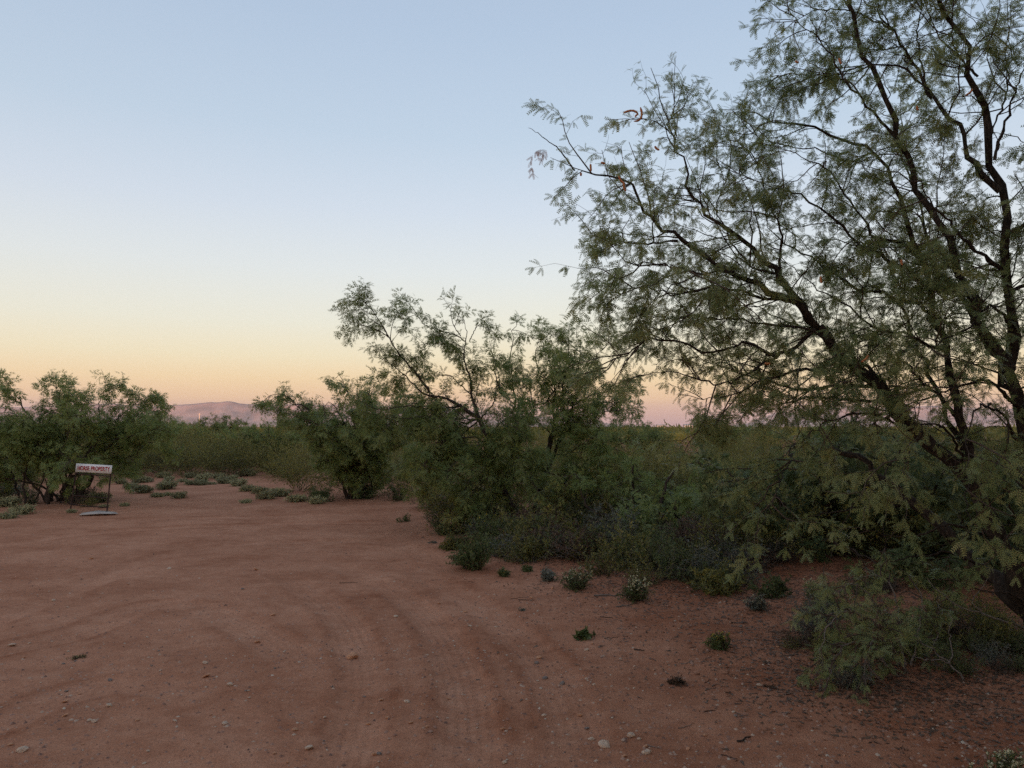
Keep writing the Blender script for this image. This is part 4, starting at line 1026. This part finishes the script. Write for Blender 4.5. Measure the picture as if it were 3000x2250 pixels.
# ------------------------------------------------------------------ far pole and houses
M_pole = plain_mat('weathered_pole', (0.60, 0.50, 0.40), 0.9, (0.68, 0.58, 0.47), 3)
M_plas = plain_mat('pale_plaster', (0.46, 0.43, 0.39), 0.9, (0.52, 0.48, 0.44), 0.5)
M_roof = plain_mat('tan_roof', (0.40, 0.26, 0.18), 0.8)
pp_ = P(584, 1250, 470.0)
pole = link('utility_pole', None, None, (pp_[0], pp_[1], 0)); tag(pole, 'tall pale wooden pole standing far off against the mountains', 'pole')
link('shaft', mesh_from('shaft', *tubes(np.array([[[0, 0, -0.3], [0, 0, 5], [0, 0, 10.0]]]), np.array([[0.40, 0.36, 0.30]]), 8), M_pole, None, True), pole)
link('crossarm', mesh_from('crossarm', *tubes(np.array([[[-0.9, 0, 9.3], [0, 0, 9.3], [0.9, 0, 9.3]]]), np.full((1, 3), 0.07), 4), M_pole), pole)
def house(pxx, Y, w, h, label, mroof=M_plas):
    q = P(pxx, 1250, Y); r = link('house', None, None, (q[0], q[1], 0)); tag(r, label, 'house')
    d = w * 0.6
    V = np.array([(-w/2, 0, 0), (w/2, 0, 0), (w/2, d, 0), (-w/2, d, 0), (-w/2, 0, h), (w/2, 0, h), (w/2, d, h), (-w/2, d, h)], float)
    link('wall', mesh_from('wall', V, np.array([(0, 1, 5, 4), (1, 2, 6, 5), (2, 3, 7, 6), (3, 0, 4, 7)]), M_plas), r)
    e = 0.4; rh = h + w * 0.10
    V = np.array([(-w/2-e, -e, h), (w/2+e, -e, h), (w/2+e, d/2, rh), (-w/2-e, d/2, rh), (w/2+e, d+e, h), (-w/2-e, d+e, h)], float)
    link('roof', mesh_from('roof', V, np.array([(0, 1, 2, 3), (3, 2, 4, 5)]), mroof), r)
    for sx_ in (-0.28, 0.05, 0.3):
        V = np.array([(w*sx_-.6, -.03, 1.0), (w*sx_+.6, -.03, 1.0), (w*sx_+.6, -.03, 2.1), (w*sx_-.6, -.03, 2.1)])
        link('window', mesh_from('window', V, np.array([(0, 1, 2, 3)]), M_iron), r)
house(1938, 760, 9.0, 2.7, 'tiny white house on the horizon beside the rounded mesquite crown')
house(2026, 900, 16.0, 2.9, 'long low white house on the horizon under the hanging boughs')
house(530, 420, 8.0, 2.6, 'small tan roofed house beyond the scrub next to the pole', M_roof)

# ------------------------------------------------------------------ stones, grit and litter
M_stone = plain_mat('pale_stone', (0.46, 0.33, 0.24), 0.9, (0.60, 0.47, 0.36), 25, 0.5, 0.2)
M_stone2 = plain_mat('rust_stone', (0.44, 0.21, 0.115), 0.9, (0.54, 0.30, 0.18), 25, 0.5, 0.2)
M_stone3 = plain_mat('grey_stone', (0.16, 0.13, 0.115), 0.9, (0.26, 0.21, 0.18), 25, 0.5, 0.2)
import bmesh
def stone_mesh(i, mat):
    bm = bmesh.new(); bmesh.ops.create_icosphere(bm, subdivisions=2, radius=0.5)
    ax = np.array([1.0, 0.72 + 0.15 * rng.random(), 0.5 + 0.15 * rng.random()])
    cuts = [(nrm(rng.normal(size=3)), 0.30 + 0.12 * rng.random()) for _ in range(9)]
    for v in bm.verts:
        p = np.array(v.co)
        for nn, dd in cuts:
            s = p @ nn
            if s > dd: p = p - nn * (s - dd) * 0.92
        p = p * ax * (1 + 0.05 * rng.normal())
        v.co = p
    me = bpy.data.meshes.new('stone'); bm.to_mesh(me); bm.free(); me.materials.append(mat)
    return me
SM = [stone_mesh(i, m) for i, m in enumerate((M_stone, M_stone, M_stone, M_stone2, M_stone2, M_stone3))]
def stone(a, b_, wpx, label, mesh=None, group=None, sq=1.0):
    x, y = G(a, b_); w = W(a, b_, wpx)
    o = link('stone', mesh or SM[int(rng.integers(6))])
    o.location = (x, y, gz(x, y) + w * 0.13); o.scale = (w, w, w * sq)
    o.rotation_euler = (0.25 * rng.normal(), 0.25 * rng.normal(), rng.random() * 0.9 - 0.45)
    return tag(o, label, 'stone', group)
stone(1033, 1921, 42, 'largest reddish stone alone in the middle of the drive', SM[3], sq=1.15)
stone(1772, 2187, 42, 'long cream stone in the cluster on the near ground', SM[0])
stone(1848, 2162, 30, 'cream stone with flat top above the long stone', SM[1])
stone(1733, 2163, 22, 'roundish pale stone beside the long cream stone', SM[2])
stone(1898, 2218, 24, 'tilted pale stone at the near edge below the flat topped one', SM[0], sq=1.5)
stone(1831, 2227, 17, 'small orange pebble next to the tilted pale stone', SM[3])
stone(1698, 2094, 20, 'pinkish stone above the pale stone cluster', SM[4])
stone(1473, 2138, 18, 'amber stone on the drive edge', SM[4])
stone(66, 2204, 38, 'flat pale stone in the near corner of the drive', SM[2])
stone(905, 2205, 30, 'flat tan stone pressed into the near drive', SM[1], sq=0.6)
stone(1098, 2218, 18, 'brown stone with a twin on the near drive', SM[3])
stone(1112, 2219, 18, 'grey-brown twin stone on the near drive', SM[5])
stone(660, 2117, 20, 'pale round stone on the gravelly part of the drive', SM[0])
stone(605, 1983, 30, 'reddish flat stone sunk in the gravelly part of the drive', SM[3], sq=0.5)
stone(190, 2052, 24, 'ochre lump sunk in the drive', SM[4], sq=0.6)
stone(190, 2101, 22, 'ochre stone below the ochre lump', SM[4], sq=0.6)
stone(35, 1890, 26, 'yellowish flat stone by the track', SM[1], sq=0.5)
stone(1648, 2000, 20, 'dark grey stone on the red bank', SM[5])
stone(800, 1806, 18, 'orange stone on the far side of the drive', SM[3])
stone(1287, 1768, 12, 'small orange stone on the ribbed wheel track', SM[3])
stone(1362, 1791, 16, 'pinkish stone half sunk on the track edge', SM[4])
stone(1718, 1535, 44, 'pale rock on the small red mound under the trees', SM[0])
for i in range(150):
    for _ in range(60):
        a, b_ = rng.uniform(-40, 3040), 1600 + 650 * rng.random() ** 0.75
        p = 0.25 + 0.75 * (fbm(np.array([a / 260.0]), np.array([b_ / 200.0]), 55, 2)[0] + 0.5)
        if a > 2250: p *= 0.25
        if rng.random() < p * (0.4 + 0.6 * (b_ - 1600) / 650): break
    stone(a, b_, 8 + 13 * rng.random() ** 2.2, 'small stone scattered on the bare dirt', None, 'small scattered stones', 0.7 + 0.5 * rng.random())
def gravel():
    N = 14000
    a = rng.uniform(-200, 3200, N * 3); b_ = 1480 + 800 * rng.random(N * 3)
    g = np.array([0, 0, 0.0])
    u, v = (a - 1500) / F, (1125 - b_) / F
    dz = sp + v * cp; k = -CH / dz; X = u * k; Y = (cp - v * sp) * k
    dens = np.clip(0.55 + 1.5 * fbm(X * 0.8, Y * 0.8, 91, 3), 0.05, 1)
    ok = rng.random(N * 3) < dens
    X, Y = X[ok][:N], Y[ok][:N]; N = len(X)
    s = 0.0034 + 0.0095 * rng.random(N) ** 3
    oc = np.array([(1, 0, 0), (0, 1, 0), (-1, 0, 0), (0, -1, 0), (0, 0, .75), (0, 0, -.75)], float)
    Fc = np.array([(0, 1, 4), (1, 2, 4), (2, 3, 4), (3, 0, 4)])
    rot = rng.random(N) * 6.28; c, s_ = np.cos(rot), np.sin(rot)
    T = oc[None] * (0.65 + 0.7 * rng.random((N, 6, 1)))
    Xr = T[..., 0] * c[:, None] - T[..., 1] * s_[:, None]; Yr = (T[..., 0] * s_[:, None] + T[..., 1] * c[:, None])
    Z = ground_z(X, Y)
    V = np.stack([X[:, None] + Xr * s[:, None], Y[:, None] + Yr * s[:, None], Z[:, None] + (T[..., 2] - 0.05) * s[:, None]], -1).reshape(-1, 3)
    Q = (Fc[None] + (np.arange(N) * 6)[:, None, None]).reshape(-1, 3)
    return link('gravel', mesh_from('gravel', V, Q, M_grit, np.repeat(rng.random(N), 6)))
def grit_mat():
    m, n, l = new_mat('grit')
    out = n.new('ShaderNodeOutputMaterial'); p = n.new('ShaderNodeBsdfPrincipled'); p.inputs['Roughness'].default_value = 0.9
    at = n.new('ShaderNodeAttribute'); at.attribute_name = 'tint'; r = n.new('ShaderNodeValToRGB')
    st = [(0.0, (0.15, 0.075, 0.05)), (0.4, (0.30, 0.15, 0.10)), (0.75, (0.37, 0.21, 0.145)), (0.95, (0.44, 0.30, 0.21)), (1.0, (0.52, 0.42, 0.32))]
    while len(r.color_ramp.elements) < len(st): r.color_ramp.elements.new(0.5)
    for e, (q, c) in zip(r.color_ramp.elements, st): e.position = q; e.color = (*c, 1)
    l.new(at.outputs['Fac'], r.inputs[0]); l.new(r.outputs[0], p.inputs['Base Color']); l.new(p.outputs[0], out.inputs[0])
    return m
M_grit = grit_mat()
tag(gravel(), 'fine mixed gravel scattered over the red dirt', 'gravel', kind='stuff')
def twig(a, b_, lpx, ang, label, group=None, r=0.004, mat=M_bark):
    x, y = G(a, b_); l_ = W(a, b_, lpx)
    t = np.linspace(-0.5, 0.5, 7)
    C = np.stack([x + np.cos(ang) * l_ * t, y + np.sin(ang) * l_ * t * 1.5, np.zeros(7)], 1)
    C[:, :2] += 0.05 * l_ * rng.normal(size=(7, 2))
    C[:, 2] = ground_z(C[:, 0], C[:, 1]) + r * 0.6 + 0.01 * l_ * rng.random(7)
    o = C[0].copy()
    e = link('fallen_twig', mesh_from('fallen_twig', *tubes((C - o)[None], r * np.linspace(1, 0.5, 7)[None], 5), mat, None, True), None, tuple(o))
    return tag(e, label, 'twig', group)
twig(1873, 1908, 30, -0.3, 'dark curved twig on the red bank above the dead brown tuft', r=0.006)
twig(2180, 2175, 46, 0.35, 'dark stick on the near ground right of the cream stones'.replace(' right of', ' beyond'), r=0.006)
twig(1800, 1745, 120, 0.1, 'long grey stick lying at the foot of the cream flowered cushion', r=0.008, mat=M_dead)
twig(1830, 1775, 60, 0.5, 'pale forked stick below the cream flowered cushion', r=0.006, mat=M_dead)
twig(1020, 1708, 46, 0.1, 'thin twig lying across the drive before the ribbed track', r=0.003)
for i in range(44):
    a, b_ = rng.uniform(1500, 3000), rng.uniform(1700, 2230)
    if b_ > 1900 and a < 1900: a += 500
    twig(a, b_, 14 + 40 * rng.random(), rng.normal() * 0.6, 'short dead twig fallen on the soil under the big mesquite', 'dead twigs under the big mesquite', 0.0018 + 0.002 * rng.random(), M_dead if rng.random() < 0.5 else M_bark)

# ------------------------------------------------------------------ the evening air
def haze(density):
    x0, x1, y0, y1, z0, z1 = -26000, 26000, -2500, 27000, -8, 760
    V = np.array([(x0, y0, z0), (x1, y0, z0), (x1, y1, z0), (x0, y1, z0), (x0, y0, z1), (x1, y0, z1), (x1, y1, z1), (x0, y1, z1)], float)
    m, n, l = new_mat('haze')
    out = n.new('ShaderNodeOutputMaterial'); pv_ = n.new('ShaderNodeVolumePrincipled')
    pv_.inputs['Color'].default_value = (0.93, 0.86, 0.90, 1); pv_.inputs['Density'].default_value = density; pv_.inputs['Anisotropy'].default_value = 0.2
    l.new(pv_.outputs[0], out.inputs['Volume'])
    o = link('haze', mesh_from('haze', V, np.array([(3, 2, 1, 0), (4, 5, 6, 7), (0, 1, 5, 4), (1, 2, 6, 5), (2, 3, 7, 6), (3, 0, 4, 7)]), m))
    return tag(o, 'thin evening haze filling the air over the valley', 'haze', kind='stuff')
haze(2.8e-5)
